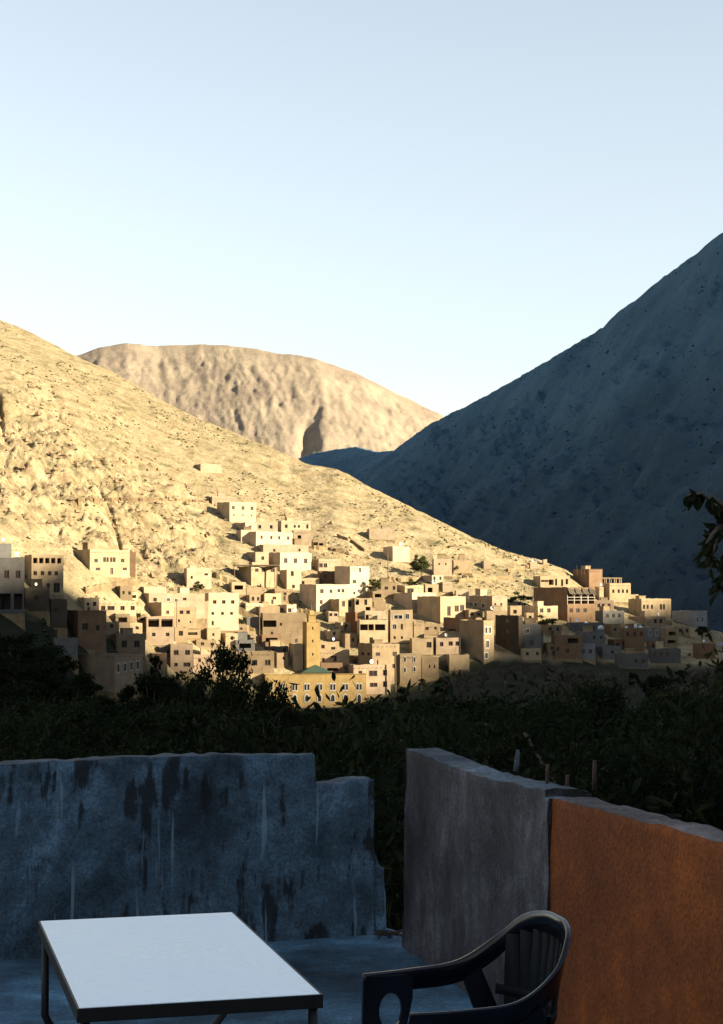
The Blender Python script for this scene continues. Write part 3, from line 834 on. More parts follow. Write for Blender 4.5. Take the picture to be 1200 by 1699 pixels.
H_(692, 731, 773, 990, 1032, [(745, 1014, 5, 14), (758, 1010, 6, 9), (767, 1009, 6, 9)], 'c', 'cream house with three black windows and a long brown flank')
H_(754, 757, 778, 980, 1000, [(762, 990, 3, 6)], 'w', 'bright narrow white house behind the black windowed one')
H_(778, 817, 842, 989, 1016, row(1004, (822, 832), 3, 6) + [(782, 1003, 5, 6, 'Lf'), (790, 1003, 5, 6, 'Lf'), (803, 1005, 6, 7, 'Lf')], 'p', 'pale house with white framed windows in its maroon shaded side')
H_(804, 808, 842, 1014, 1038, [], 'c', 'blank cream wall under the maroon sided house', cornice=False)
H_(735, 790, 800, 1026, 1062, [(750, 1050, 12, 10, 'Lo')], 'b', 'maroon brown house with a sagging roof in the shade')
H_(762, 803, 820, 1030, 1098, [(807, 1046, 4, 10, 'f'), (813, 1046, 4, 10, 'f'), (809, 1069, 5, 12, 'f'), (807, 1088, 5, 9, 'f')], 't', 'tall narrow house with white framed windows stacked on three floors')
H_(822, 861, 868, 1022, 1086, [(841, 1031, 6, 5, 'L'), (841, 1048, 6, 6, 'L'), (841, 1066, 6, 7, 'L')], 'k', 'tall dark grey green house with one window on each floor')
H_(860, 864, 899, 1037, 1082, [(867, 1049, 4, 7, 'f'), (876, 1047, 5, 7, 'f'), (882, 1067, 6, 8)], 'g', 'grey house with a timber gallery next to the dark tall house')

# --- right shoulder
H_(875, 880, 892, 934, 943, [], 'w', 'white shed on the end of the ridge', D=3, ground=943)
H_(900, 902, 908, 929, 937, [], 'w', 'tiny white marker hut on the ridge line', D=1.5, ground=937)
H_(867, 893, 926, 1006, 1031, row(1013, (899, 911), 5, 6), 'c', 'cream house with two windows and a black shaded side')
H_(870, 874, 886, 1018, 1034, [(880, 1026, 5, 8, 'o')], 'c', 'small cream porch in front of the black shaded side', D=3)
H_(885, 897, 946, 956, 978, [(903, 964, 11, 3), (915, 966, 8, 9, 'o'), (923, 966, 3, 10), (933, 967, 3, 10), (941, 965, 4, 9, 'o')], 'c', 'cream top storey with ragged openings over the brick house')
brick = H_(885, 942, 988, 975, 1038, row(995, (947, 958.5, 970, 981.5), 10, 14, 'o') + row(1013, (948, 959, 971), 5, 6) + [(946, 1029, 4, 9, 'd')], 'b', 'big brick house with four dark glazed bays under sawtooth awnings')
H_(951, 978, 1000, 945, 985, [], 'b', 'unfinished brick house with rods rising from its roof', cornice=True)
H_(985, 995, 1002, 974, 999, [], 'c', 'narrow cream stair block beside the brick houses')
H_(1002, 1012, 1047, 968, 999, row(981, (1018, 1027, 1034, 1041), 3, 5), 'c', 'cream house with four arched windows under a concrete roof frame')
H_(1044, 1047, 1060, 987, 1001, [], 'c', 'blank cream annexe of the four arched window house', D=5)
H_(982, 988, 1019, 997, 1016, row(1005, (994, 1001, 1011), 4, 5), 'p', 'pink house with three black windows under the brick houses')
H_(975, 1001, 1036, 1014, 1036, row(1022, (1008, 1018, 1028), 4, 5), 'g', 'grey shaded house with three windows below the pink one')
H_(1043, 1065, 1114, 994, 1030, row(1007, (1069, 1075, 1082), 3, 6) + row(1007, (1097, 1102), 3, 8), 'c', 'cream house with a broad shadow across its front at the village end')
H_(1116, 1152, 1174, 1014, 1043, row(1028, (1158, 1166), 3, 8, 'f'), 's', 'bluish white house standing last before the mountain')
H_(1043, 1072, 1105, 1024, 1044, row(1031, (1088, 1097), 4, 6), 'p', 'dusky pink house in the shade with two windows')
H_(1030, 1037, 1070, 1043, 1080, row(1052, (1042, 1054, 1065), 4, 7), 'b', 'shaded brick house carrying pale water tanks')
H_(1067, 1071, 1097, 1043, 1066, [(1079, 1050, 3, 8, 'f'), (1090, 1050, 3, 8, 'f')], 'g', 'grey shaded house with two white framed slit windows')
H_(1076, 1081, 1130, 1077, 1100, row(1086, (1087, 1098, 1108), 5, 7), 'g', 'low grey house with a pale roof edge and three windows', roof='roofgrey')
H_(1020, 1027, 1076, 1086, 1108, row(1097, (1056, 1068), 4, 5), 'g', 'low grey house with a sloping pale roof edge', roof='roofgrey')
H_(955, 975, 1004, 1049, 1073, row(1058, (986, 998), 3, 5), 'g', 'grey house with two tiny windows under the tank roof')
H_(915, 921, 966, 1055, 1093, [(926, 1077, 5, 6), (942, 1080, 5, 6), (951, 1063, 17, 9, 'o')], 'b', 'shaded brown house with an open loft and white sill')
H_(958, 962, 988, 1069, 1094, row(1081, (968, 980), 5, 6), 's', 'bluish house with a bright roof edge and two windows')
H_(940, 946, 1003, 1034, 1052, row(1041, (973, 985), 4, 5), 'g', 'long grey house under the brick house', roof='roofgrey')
H_(1150, 1156, 1188, 1069, 1092, [], 'b', 'low windowless brick house near the blue tarpaulin')

# --- shaded houses on the near flank
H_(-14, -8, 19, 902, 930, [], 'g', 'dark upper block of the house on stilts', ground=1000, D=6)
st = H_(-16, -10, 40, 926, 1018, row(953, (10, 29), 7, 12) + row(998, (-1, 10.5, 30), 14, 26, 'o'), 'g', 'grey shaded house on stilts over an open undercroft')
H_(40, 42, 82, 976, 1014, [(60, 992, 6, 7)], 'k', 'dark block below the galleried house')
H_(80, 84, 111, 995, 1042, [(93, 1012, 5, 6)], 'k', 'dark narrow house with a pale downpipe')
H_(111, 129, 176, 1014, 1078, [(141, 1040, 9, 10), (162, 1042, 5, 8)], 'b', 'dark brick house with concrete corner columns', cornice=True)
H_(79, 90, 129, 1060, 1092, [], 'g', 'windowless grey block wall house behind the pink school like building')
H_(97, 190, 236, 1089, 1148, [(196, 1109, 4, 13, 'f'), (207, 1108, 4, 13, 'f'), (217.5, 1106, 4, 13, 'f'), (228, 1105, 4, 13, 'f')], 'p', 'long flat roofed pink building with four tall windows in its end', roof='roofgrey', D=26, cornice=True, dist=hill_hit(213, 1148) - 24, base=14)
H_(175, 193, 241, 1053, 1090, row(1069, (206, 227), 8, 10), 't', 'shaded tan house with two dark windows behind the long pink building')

# --- smaller houses packed between the others, wherever the slope would show
def filler():
    r_ = random.Random(404)
    TOPY = [(150, 1000), (230, 975), (300, 985), (390, 975), (470, 955), (540, 925), (620, 945), (700, 965), (780, 985), (850, 1012), (900, 1000), (1000, 1000), (1110, 1022), (1140, 1040)]
    BOTY = [(150, 1085), (250, 1108), (300, 1112), (400, 1112), (470, 1116), (560, 1112), (620, 1140), (700, 1126), (780, 1104), (850, 1094), (1000, 1100), (1140, 1092)]
    names = {'w': 'whitewashed', 'c': 'cream', 't': 'tan', 'p': 'pinkish', 'b': 'brown', 'r': 'rust red', 'g': 'grey'}
    short = [q for q in RECTS if len(q[4].split()) <= 10]
    used = set(); n_ = 0; tries = 0
    while n_ < 58 and tries < 6000:
        tries += 1
        x = r_.uniform(150, 1135); lo = np.interp(x, *zip(*TOPY)); hi = np.interp(x, *zip(*BOTY))
        yb = r_.uniform(lo + 12, hi); w_ = r_.uniform(15, 34); h_ = r_.uniform(13, 24); sd = r_.uniform(5, 14)
        if x > 640 and x < 850 and yb < 985: continue
        if 600 < x < 640 and yb < 995: continue
        xa, xb, ya = x - w_ / 2 - sd, x + w_ / 2, yb - h_
        if (xa < 535 and xb > 495 and yb > 1000): continue
        ov = 0.0; lap = 0
        for q in RECTS:
            ix = max(0, min(xb, q[1]) - max(xa, q[0])); iy = max(0, min(yb, q[3]) - max(ya, q[2]))
            ov += ix * iy
            # never stand in front of the named windows of a house behind
            if ix > 2 and iy > 0 and q[3] < yb and iy > 0.35 * (q[3] - q[2]): lap = 1
        if lap or ov > 0.42 * (xb - xa) * h_: continue
        mt_ = r_.choice('wcccttttt' if yb < 1040 else 'ccttttttbg')
        near = sorted(short, key=lambda q: (q[0] / 2 + q[1] / 2 - x) ** 2 + 2 * (q[3] - yb) ** 2)[:6]
        nw = r_.choice([0, 1, 1, 2, 2, 3]); wy = ya + h_ * r_.uniform(0.34, 0.5)
        wins = [(x - w_ / 2 + w_ * (k + 0.5 + r_.uniform(-0.12, 0.12)) / nw, wy + r_.uniform(-0.6, 0.6), r_.uniform(3, 5.2), r_.uniform(3.6, 6)) for k in range(nw)]
        if nw and r_.random() < 0.35: wins.append((x + r_.uniform(-0.2, 0.2) * w_, yb - 4.2, 4, 7.5, 'd'))
        if r_.random() < 0.18: wins = [(x, ya + h_ * 0.42, w_ * 0.62, h_ * 0.36, 'o')]
        kind = 'open fronted' if wins and wins[0][-1] == 'o' else ('blind', 'one windowed', 'two windowed', 'three windowed')[nw]
        for q in near:
            lab = 'little %s %s house next to the %s' % (names[mt_], kind, q[4])
            if lab not in used and len(lab.split()) <= 16: break
        else: continue
        used.add(lab); n_ += 1
        H_(xa, xa + sd, xb, ya, yb, wins, mt_, lab, D=r_.uniform(4.5, 6.5))
filler()

# --- the mosque and its minaret
mq = H_(432, 440, 608, 1120, 1172, [v for x in (448, 468, 489, 509, 530, 552, 573, 596) for v in ((x - 2.6, 1141, 3.4, 10, 'f'), (x + 2.6, 1141, 3.4, 10, 'f'))] + row(1160, (448, 468, 489, 509, 530, 552, 573, 596), 7, 10, 'a'),
        'o', 'long ochre mosque hall with paired windows above arched ones', cornice=True, D=16, name='mosque', cat='mosque', group=None)
Wd, Dp, Hh, m_ = mq['_dims']
q = MB(); bx0 = (503 - 440) / 168 * Wd - Wd / 2; bx1 = (553 - 440) / 168 * Wd - Wd / 2; hwid = (bx1 - bx0) / 2; cx_ = (bx0 + bx1) / 2; cy_ = 3.0 + hwid
q.box((bx0, 3.0, Hh - 0.6), (bx1, 3.0 + 2 * hwid, Hh + 0.35))
q.build('lantern_wall', M['o'], mq)
q = MB(); z0 = Hh + 0.36; zt_ = Hh + (1120 - 1107) * m_ + 0.3; o_ = hwid + 0.3
q.add([(cx_ - o_, cy_ - o_, z0), (cx_ + o_, cy_ - o_, z0), (cx_ + o_, cy_ + o_, z0), (cx_ - o_, cy_ + o_, z0), (cx_, cy_, zt_)], [(0, 1, 4), (1, 2, 4), (2, 3, 4), (3, 0, 4), (3, 2, 1, 0)])
q.build('green_pyramid_roof', M['green_tile'], mq)

def minaret():
    mn = house(502, 509, 531, 1033, 1122, row(1043, (519,), 2, 4) + row(1064, (519,), 2, 4) + row(1086, (519,), 2, 4), 'o', 'square ochre minaret with three slit windows and a small lantern', cornice=True, D=4.2, name='minaret', cat='minaret')
    Wd, Dp, Hh, m_ = mn['_dims']
    a = Wd * 0.27; cy = Dp / 2
    q = MB(); q.box((-a, cy - a, Hh - 0.5), (a, cy + a, Hh + 12 * m_)); q.box((-a * 1.2, cy - a * 1.2, Hh + 12 * m_), (a * 1.2, cy + a * 1.2, Hh + 13 * m_))
    b = a * 0.6; q.box((-b, cy - b, Hh + 13 * m_), (b, cy + b, Hh + 20 * m_)); q.build('lantern', M['o'], mn)
    q = MB(); z = Hh + 20 * m_
    q.tube([(0, cy, z), (0, cy, z + 1.8)], [0.09, 0.04], 6)
    for k, r_ in enumerate((0.28, 0.2, 0.13)):
        zz = z + 0.35 + k * 0.5
        q.tube([(0, cy, zz - r_), (0, cy, zz - r_ * 0.5), (0, cy, zz), (0, cy, zz + r_ * 0.5), (0, cy, zz + r_)], [0.05, r_ * 0.85, r_, r_ * 0.85, 0.05], 8)
    q.build('finial', M['timber'], mn)
minaret()

# --- dark sheets painting in the sawtooth shadows, and glazing bars of the brick house
Wd, Dp, Hh, m_ = brick['_dims']
for k in range(4):
    q = MB(); x_a = -Wd / 2 + Wd * k / 4 + 0.06; x_b = -Wd / 2 + Wd * (k + 1) / 4 - 0.06; zt_ = Hh - 9.5 * m_
    # tilted dark sheet added as one tooth of shadow
    q.add([(x_a, -0.9, zt_), (x_b, -0.9, zt_ - 0.25), (x_b - 0.5, 0.02, Hh - 0.35), (x_a, 0.02, Hh + 0.1), (x_a, -0.9, zt_ - 0.12), (x_b, -0.9, zt_ - 0.37), (x_b - 0.5, 0.02, Hh - 0.5), (x_a, 0.02, Hh - 0.05)],
          [(0, 1, 2, 3), (7, 6, 5, 4), (0, 4, 5, 1), (1, 5, 6, 2), (3, 7, 4, 0)])
    q.build('shadow_sheet', M['k'], brick)
    q = MB(); zb_ = Hh - 28 * m_; q.box((x_a, -0.04, zb_ + 1.2), (x_b, 0.04, zb_ + 1.3)); q.box((x_a, -0.04, zb_ + 2.0), (x_b, 0.04, zb_ + 2.12)); q.box((x_a - 0.1, -0.05, zb_), (x_a + 0.02, 0.05, zb_ + 2.9))
    q.build('glazing_bar', M['frame_wh'], brick)

# --- concrete roof frame over the four windowed house
def roof_frame():
    Y0 = hill_hit(1030, 999) + 2.5
    a = at(998, 972, Y0); b = at(1031, 972, Y0); m = Y0 / F
    e = empty('concrete_frame', a); tag(e, 'bare concrete frame of posts and beams above the four arched windows', 'roof frame')
    L = b.x - a.x; h = 12 * m
    for i in range(5):
        for yy in (0, 4.0):
            q = MB(); x_ = L * i / 4; q.box((x_ - 0.13, yy - 0.13, -2.0), (x_ + 0.13, yy + 0.13, h)); q.build('post', M['c'], e)
    for yy in (0, 4.0):
        q = MB(); q.box((-0.3, yy - 0.17, h), (L + 0.3, yy + 0.17, h + 0.35)); q.build('beam', M['c'], e)
roof_frame()

# --- long overhanging roof slab on props
def prop_roof():
    Y0 = hill_hit(437, 974) - 1.2
    a = at(386, 938, Y0); b = at(463, 938, Y0); m = Y0 / F
    e = empty('propped_roof', a + Vector((0, 0, -8))); tag(e, 'long thin earth roof slab resting on crooked timber props', 'roof')
    L = b.x - a.x
    q = MB(); q.box((0, 0, 7.85), (L, 6.0, 8.2)); q.build('roof_slab', M['roof'], e)
    for x_, lean in ((0.4, 0.5), (L - 1.2, 0.2), (L - 0.5, -0.3)):
        q = MB(); q.tube([(x_, 0.3, 7.84), (x_ + lean * 0.4, 0.2, 4.0), (x_ + lean, 0.3, -2)], [0.11, 0.12, 0.13], 6); q.build('prop', M['timber'], e)
prop_roof()

# --- rods on the unfinished roof
def rod_at(x, y0, y1, Y, r=0.07, name='utility_pole', label='', cat='pole', group=None):
    a = at(x, y1, Y); b = at(x + random.uniform(-1, 1), y0, Y)
    e = empty(name, a); tag(e, label, cat, group)
    q = MB(); q.tube([(0, 0, -1.5), (b.x - a.x, 0, b.z - a.z)], [r, r * 0.7], 6); q.build('shaft', M['timber'], e)
    if y1 - y0 > 14:
        q = MB(); zz = (b.z - a.z) * 0.93; q.box((-0.5, -0.05, zz), (0.5, 0.05, zz + 0.1)); q.build('crossarm', M['timber'], e)
    return e
rod_at(644, 917, 961, hill_hit(644, 961), 0.16, label='leaning timber pole on the bare slope below the long pale shed')
rod_at(431, 1004, 1060, hill_hit(431, 1062) - 1, 0.13, label='timber pole in front of the earth built ruin')
rod_at(293, 994, 1045, hill_hit(293, 1045) - 1.5, 0.10, label='thin pole before the house with two brown windows')
rod_at(657, 1084, 1142, hill_hit(657, 1144) - 2, 0.16, label='dark pole standing against the big tan house')
rod_at(658, 1012, 1026, hill_hit(666, 1066) + 1, 0.07, label='short roof pole on the tall tan house')
rod_at(603, 927, 940, hill_hit(600, 991) + 2, 0.08, label='short mast on the tall white house')
for x in (958, 965, 970, 977):
    rod_at(x, 938, 946, hill_hit(980, 985) + 1, 0.05, 'roof_rod', 'thin rod sticking up from the unfinished brick roof', 'rod', 'rods on the unfinished roof')
rod_at(901, 1045, 1090, hill_hit(880, 1082) - 0.5, 0.28, 'chimney_pole', 'pale weathered pole beside the grey galleried house', 'pole')

# --- water tanks and dishes
def tank(x, y, Y, w, label, group):
    m = Y / F; r_ = w * m / 2
    p = at(x, y, Y)
    e = empty('water_tank', p); tag(e, label, 'water tank', group)
    q = MB(); q.tube([(0, 0, 0), (0, 0, r_ * 1.0), (0, 0, r_ * 1.25), (0, 0, r_ * 1.4)], [r_, r_, r_ * 0.75, r_ * 0.3], 12); q.build('barrel', M['tank'], e, True)
    q = MB(); q.tube([(0, 0, r_ * 1.405), (0, 0, r_ * 1.55)], [r_ * 0.25, r_ * 0.25], 8); q.build('lid', M['tank'], e)
Yt = hill_hit(1054, 1080) + 2
for x in (1041, 1053, 1063): tank(x, 1044, Yt, 8, 'pale plastic tank in the row on the shaded brick roof', 'tanks on the shaded brick roof')
Yt = hill_hit(975, 1052) + 2
tank(974, 1036, Yt, 5, 'small bluish tank on the long grey roof', None); tank(997, 1045, hill_hit(990, 1073) + 2, 10, 'wide flat bluish tank above the two tiny windows', None)
def dish(x, y, Y, w, label, rz=0.4):
    m = Y / F; r_ = w * m / 2
    e = empty('satellite_dish', at(x, y, Y) - Vector((0, 0, r_ * 1.5)), rz); tag(e, label, 'dish')
    q = MB(); n_ = 12; v = [(0, 0.25 * r_, r_ * 1.5)]
    for k in range(n_): v.append((r_ * math.cos(6.283 * k / n_), -0.1 * r_, r_ * 1.5 + r_ * math.sin(6.283 * k / n_)))
    q.add(v, [(0, 1 + k, 1 + (k + 1) % n_) for k in range(n_)]); q.build('reflector', M['dish'], e, True)
    q = MB(); q.tube([(0, 0.25 * r_, r_ * 1.5), (0, 0.4 * r_, -0.4)], 0.05, 5); q.build('mount', M['timber'], e)
dish(329, 1000, hill_hit(335, 1042) + 1, 7, 'white satellite dish on the house with two brown doors')
dish(249, 1039, hill_hit(265, 1070) - 0.3, 5, 'small white dish on the loggia house')
dish(563, 1086, hill_hit(555, 1105) - 0.3, 6, 'flat white dish beside the big black window')
dish(62, 980, hill_hit(60, 1014) + 0.5, 6, 'bluish dish on the dark block below the gallery')
dish(972, 1032, hill_hit(975, 1052) + 1, 4, 'tiny white dish on the long grey house')

# blue tarpaulin over a small stall
def tarp():
    Y0 = hill_hit(1194, 1080)
    a = at(1187, 1079, Y0); m = Y0 / F
    e = empty('tarp_shelter', a); tag(e, 'blue tarpaulin stretched over poles by the low brick house', 'tarpaulin')
    q = MB(); L = 16 * m
    v = []; f = []
    for i in range(7):
        for j in range(5):
            v.append((L * i / 6, 3.0 * j / 4, 1.5 + 0.6 * i / 6 - 0.35 * math.sin(math.pi * i / 6) - 0.15 * math.sin(math.pi * j / 4)))
    for i in range(6):
        for j in range(4): k = i * 5 + j; f.append((k, k + 5, k + 6, k + 1))
    q.add(v, f); q.build('sheet', M['tarp'], e, True)
    for x_, y_ in ((0, 0), (L, 0), (0, 3), (L, 3)):
        q = MB(); q.tube([(x_, y_, -1.5), (x_, y_, 1.5 + 0.6 * x_ / L)], 0.05, 5); q.build('pole', M['timber'], e)
tarp()

# --- dry stone terrace walls and path edges on the slope
def terrace_wall(px, h, label, th=0.7):
    P = []
    for i in range(len(px) - 1):
        kk = max(2, int(math.dist(px[i], px[i + 1]) / 4))
        for k in range(kk): P.append((px[i][0] + (px[i + 1][0] - px[i][0]) * k / kk, px[i][1] + (px[i + 1][1] - px[i][1]) * k / kk))
    P.append(px[-1])
    W = [at(x, y, hill_hit(x, y)) for x, y in P]
    o0 = W[0].copy(); r_ = random.Random(int(px[0][0]))
    e = empty('terrace_wall', o0); tag(e, label, 'stone wall', 'dry stone terrace walls', kind='thing')
    v = []; f = []
    for i, w_ in enumerate(W):
        d = (W[min(i + 1, len(W) - 1)] - W[max(i - 1, 0)]); d.z = 0; d.normalize(); nn = Vector((-d.y, d.x, 0)); p = w_ - o0
        t_ = h * r_.uniform(0.8, 1.15)
        for off, z in ((-th * 0.6, -1.5), (-th * 0.5, t_ * 0.5), (-th * 0.4, t_), (th * 0.5, t_ * 0.95), (th * 0.7, -1.5)):
            v.append(p + nn * (off + r_.uniform(-0.08, 0.08)) + Vector((0, 0, z)))
    for i in range(len(W) - 1):
        for k in range(4): a = i * 5 + k; f.append((a, a + 1, a + 6, a + 5))
    f += [(0, 4, 3, 2, 1), tuple((len(W) - 1) * 5 + k for k in range(5))]
    q = MB(); q.add(v, f); q.build('stonework', M['footing'], e)
terrace_wall([(128, 830), (200, 828), (280, 829), (345, 833)], 0.45, 'long dry stone wall edging the path under the stepped row')
terrace_wall([(368, 1004), (398, 1016), (432, 1032)], 1.4, 'stone edge of the stairs descending past the two row house')
terrace_wall([(396, 1042), (430, 1052), (472, 1062)], 1.3, 'stone edge of the path in front of the earth built ruin')
terrace_wall([(140, 982), (180, 975), (232, 966)], 1.2, 'slanting stone wall above the long low cream house')
terrace_wall([(345, 950), (372, 964), (412, 978)], 1.2, 'stone wall climbing beside the propped roof')
terrace_wall([(430, 1022), (470, 1016), (515, 1018)], 1.2, 'stone wall on top of the earth built ruin')
terrace_wall([(645, 962), (665, 966), (700, 962)], 1.1, 'stone wall under the round green tree')
terrace_wall([(760, 966), (805, 962), (850, 960)], 0.9, 'low stone wall across the bare slope by the tiny hut')
terrace_wall([(520, 910), (545, 912), (575, 918)], 0.8, 'low stone wall above the brown yard')
terrace_wall([(842, 948), (870, 942), (905, 940)], 0.8, 'low stone wall along the ridge shed')
terrace_wall([(560, 890), (585, 900), (606, 915)], 0.8, 'broken stone wall running down past the pale shed')

# --- more dishes on the roofs
def roof_dishes():
    r_ = random.Random(9); n_ = 0
    hs_l = [o for o in COL.objects if o.get('category') == 'house' and o.get('label') and len(o['label'].split()) <= 9 and '_dims' in o]
    r_.shuffle(hs_l)
    for o in hs_l[:18]:
        Wd, Dp, Hh, m_ = o['_dims']
        e = empty('satellite_dish', o.matrix_basis @ Vector((r_.uniform(-0.3, 0.3) * Wd, 0.7, Hh + 0.1)), o.rotation_euler.z + r_.uniform(-0.4, 0.6))
        tag(e, 'white dish on the roof of the ' + o['label'], 'dish', 'dishes on the village roofs')
        r0 = r_.uniform(0.35, 0.55); q = MB(); v = [(0, 0.25 * r0, 0.8)]
        for k in range(12): v.append((r0 * math.cos(6.283 * k / 12), -0.1 * r0, 0.8 + r0 * math.sin(6.283 * k / 12)))
        q.add(v, [(0, 1 + k, 1 + (k + 1) % 12) for k in range(12)]); q.build('reflector', M['dish'], e, True)
        q = MB(); q.tube([(0, 0.25 * r0, 0.8), (0, 0.3, 0.3), (0, 0.3, -0.6)], 0.04, 5); q.build('mount', M['timber'], e)
roof_dishes()

# ------------------------------------------------------------------ trees
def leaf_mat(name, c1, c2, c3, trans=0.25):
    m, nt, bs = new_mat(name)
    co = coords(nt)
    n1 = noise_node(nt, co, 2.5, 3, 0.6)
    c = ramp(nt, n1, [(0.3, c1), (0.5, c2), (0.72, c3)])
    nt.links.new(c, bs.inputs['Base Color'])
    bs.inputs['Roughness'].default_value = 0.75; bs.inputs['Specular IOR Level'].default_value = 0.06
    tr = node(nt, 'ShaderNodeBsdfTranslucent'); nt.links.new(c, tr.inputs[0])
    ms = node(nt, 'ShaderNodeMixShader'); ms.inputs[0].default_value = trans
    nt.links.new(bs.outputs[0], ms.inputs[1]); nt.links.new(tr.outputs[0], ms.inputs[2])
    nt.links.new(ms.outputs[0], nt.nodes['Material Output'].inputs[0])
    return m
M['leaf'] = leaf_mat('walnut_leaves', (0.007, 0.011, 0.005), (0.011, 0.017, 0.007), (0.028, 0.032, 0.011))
M['leaf_l'] = leaf_mat('olive_leaves', (0.022, 0.032, 0.010), (0.045, 0.055, 0.016), (0.075, 0.08, 0.028))
M['leaf_b'] = leaf_mat('dry_twigs', (0.035, 0.032, 0.026), (0.06, 0.052, 0.04), (0.085, 0.075, 0.055), 0.05)
M['bark'] = plain('bark', (0.085, 0.065, 0.05), 0.95, var=0.35, scale=5)

def leaf_cloud(cent, rad, n, size, rng, hollow=0.5, pointed=False, droop=0.35):
    """leaves spread through a set of clump balls"""
    k = rng.integers(0, len(cent), n)
    d = rng.normal(size=(n, 3)); d /= np.linalg.norm(d, axis=1)[:, None]
    r = (hollow + (1 - hollow) * rng.random(n)) * rad[k] * (0.55 + 0.6 * rng.random(n))
    p = cent[k] + d * r[:, None] * np.array([1, 1, 0.8])
    a = rng.normal(size=(n, 3)); a[:, 2] -= droop * 2; a /= np.linalg.norm(a, axis=1)[:, None]
    b = np.cross(a, rng.normal(size=(n, 3))); b /= np.linalg.norm(b, axis=1)[:, None] + 1e-9
    s = size * (0.6 + 0.8 * rng.random(n))
    nrm = np.cross(a, b)
    A = a * s[:, None]; B = b * (s * 0.30)[:, None]; N = nrm * (s * 0.12)[:, None]
    if pointed:
        v = np.stack([p - A, p - A * 0.35 + B + N, p + A * 0.35 + B * 0.8 + N, p + A, p + A * 0.35 - B * 0.8 + N, p - A * 0.35 - B + N], 1)
        i = np.arange(n)[:, None] * 6
        f = np.concatenate([i + np.array([[0, 1, 2, 3]]), i + np.array([[0, 3, 4, 5]])], 0)
        return v.reshape(-1, 3), f
    v = np.stack([p - A, p + B * 1.25 + N, p + A, p - B * 1.25 + N], 1)
    f = np.arange(n)[:, None] * 4 + np.array([[0, 1, 2, 3]])
    return v.reshape(-1, 3), f

def tree_meshes(name, h, cr, n_leaf, leaf, seed, lm, pointed=False, trunk_h=0.3, clumps=26, sparse=False):
    """unit builder: height h, crown radius cr; returns trunk and crown meshes"""
    rng = np.random.default_rng(seed); rnd = random.Random(seed)
    mb = MB()
    t0 = h * trunk_h
    base_r = 0.022 * h + 0.05
    mb.tube([(0, 0, -1.5), (0.02 * h, 0, t0 * 0.5), (0.0, 0.02 * h, t0)], [base_r * 1.25, base_r, base_r * 0.85], 8)
    cent, rad = [], []
    zc = t0 + (h - t0) * 0.52; rz = (h - t0) * 0.52
    for i in range(clumps):
        th_ = rnd.uniform(0, 6.283); u = rnd.uniform(-0.75, 1.0); q = math.sqrt(max(0.05, 1 - u * u))
        f = rnd.uniform(0.45, 0.92)
        lob = 1 + 0.28 * math.sin(3 * th_ + seed) + rnd.uniform(-0.15, 0.15)
        p = Vector((math.cos(th_) * q * cr * f * lob, math.sin(th_) * q * cr * f * lob, zc + u * rz * f))
        cent.append(p); rad.append(rnd.uniform(0.20, 0.38) * cr)
        if i % 2 == 0:
            m1 = Vector((p.x * 0.35, p.y * 0.35, t0 + (p.z - t0) * 0.45 + 0.05 * h))
            mb.tube([(0, 0.02 * h, t0 * 0.9), m1, p], [base_r * 0.55, base_r * 0.32, base_r * 0.1], 5)
            if sparse:
                for _ in range(9):
                    e_ = p + Vector((rnd.uniform(-1, 1), rnd.uniform(-1, 1), rnd.uniform(0, 1.4))) * cr * 0.35
                    mb.tube([m1.lerp(p, rnd.uniform(0.4, 1)), e_], [base_r * 0.12, 0.02], 4)
    v, f = leaf_cloud(np.array([tuple(p) for p in cent]), np.array(rad), n_leaf, leaf, rng, 0.3, pointed)
    tm = pydata(name + '_trunk', mb.v, mb.f, True); tm.materials.append(M['bark'])
    cm = np_mesh(name + '_crown', v, f, False); cm.materials.append(M[lm])
    return tm, cm, h

TK = {}
TK['mid1'] = tree_meshes('orchard_tree', 12, 4.6, 9000, 0.23, 1, 'leaf', clumps=30)
TK['mid2'] = tree_meshes('orchard_tree', 12, 3.8, 8000, 0.22, 2, 'leaf', clumps=26)
TK['mid3'] = tree_meshes('orchard_tree', 12, 5.2, 10000, 0.23, 3, 'leaf', clumps=34)
TK['big1'] = tree_meshes('walnut', 12, 4.6, 15000, 0.17, 11, 'leaf', clumps=44)
TK['big2'] = tree_meshes('walnut', 12, 3.9, 12000, 0.16, 12, 'leaf', clumps=38)
TK['bare'] = tree_meshes('bare_tree', 12, 4.2, 1500, 0.26, 4, 'leaf_b', clumps=26, sparse=True)
TK['near1'] = tree_meshes('walnut_tree', 7, 3.0, 24000, 0.058, 5, 'leaf', True, 0.25, 40)
TK['near2'] = tree_meshes('walnut_tree', 7, 2.6, 22000, 0.055, 6, 'leaf', True, 0.22, 36)
TK['vill1'] = tree_meshes('village_tree', 8, 4.4, 3000, 0.34, 8, 'leaf_l', clumps=30, trunk_h=0.18)
TK['vill2'] = tree_meshes('village_tree', 8, 2.7, 1300, 0.30, 9, 'leaf_l', clumps=18, trunk_h=0.2)
TK['bush'] = tree_meshes('bush', 3, 2.0, 700, 0.26, 10, 'leaf_l', clumps=14, trunk_h=0.1)

def ground_z(X, Y): return float(hill_z(np.array([X / Y]), np.array([Y]))[0])

def plant(kind, x, ytop, Y, label, group=None, name='tree', cat='tree', wide=1.0, ybase=None):
    """tree whose crown top shows at photo pixel (x, ytop) when it stands at distance Y"""
    top = at(x, ytop, Y)
    gz = ground_z(top.x, Y) if ybase is None else at(x, ybase, Y).z
    tm, cm, h = TK[kind]
    s = max(1.2, top.z - gz) / (h * 0.99)
    o = empty(name, (top.x, Y, gz), random.uniform(0, 6.28))
    o.scale = (s * wide, s * wide, s)
    tag(o, label, cat, group)
    mesh_obj('trunk', tm, None, o); mesh_obj('crown', cm, None, o)
    return o

rt = random.Random(21)
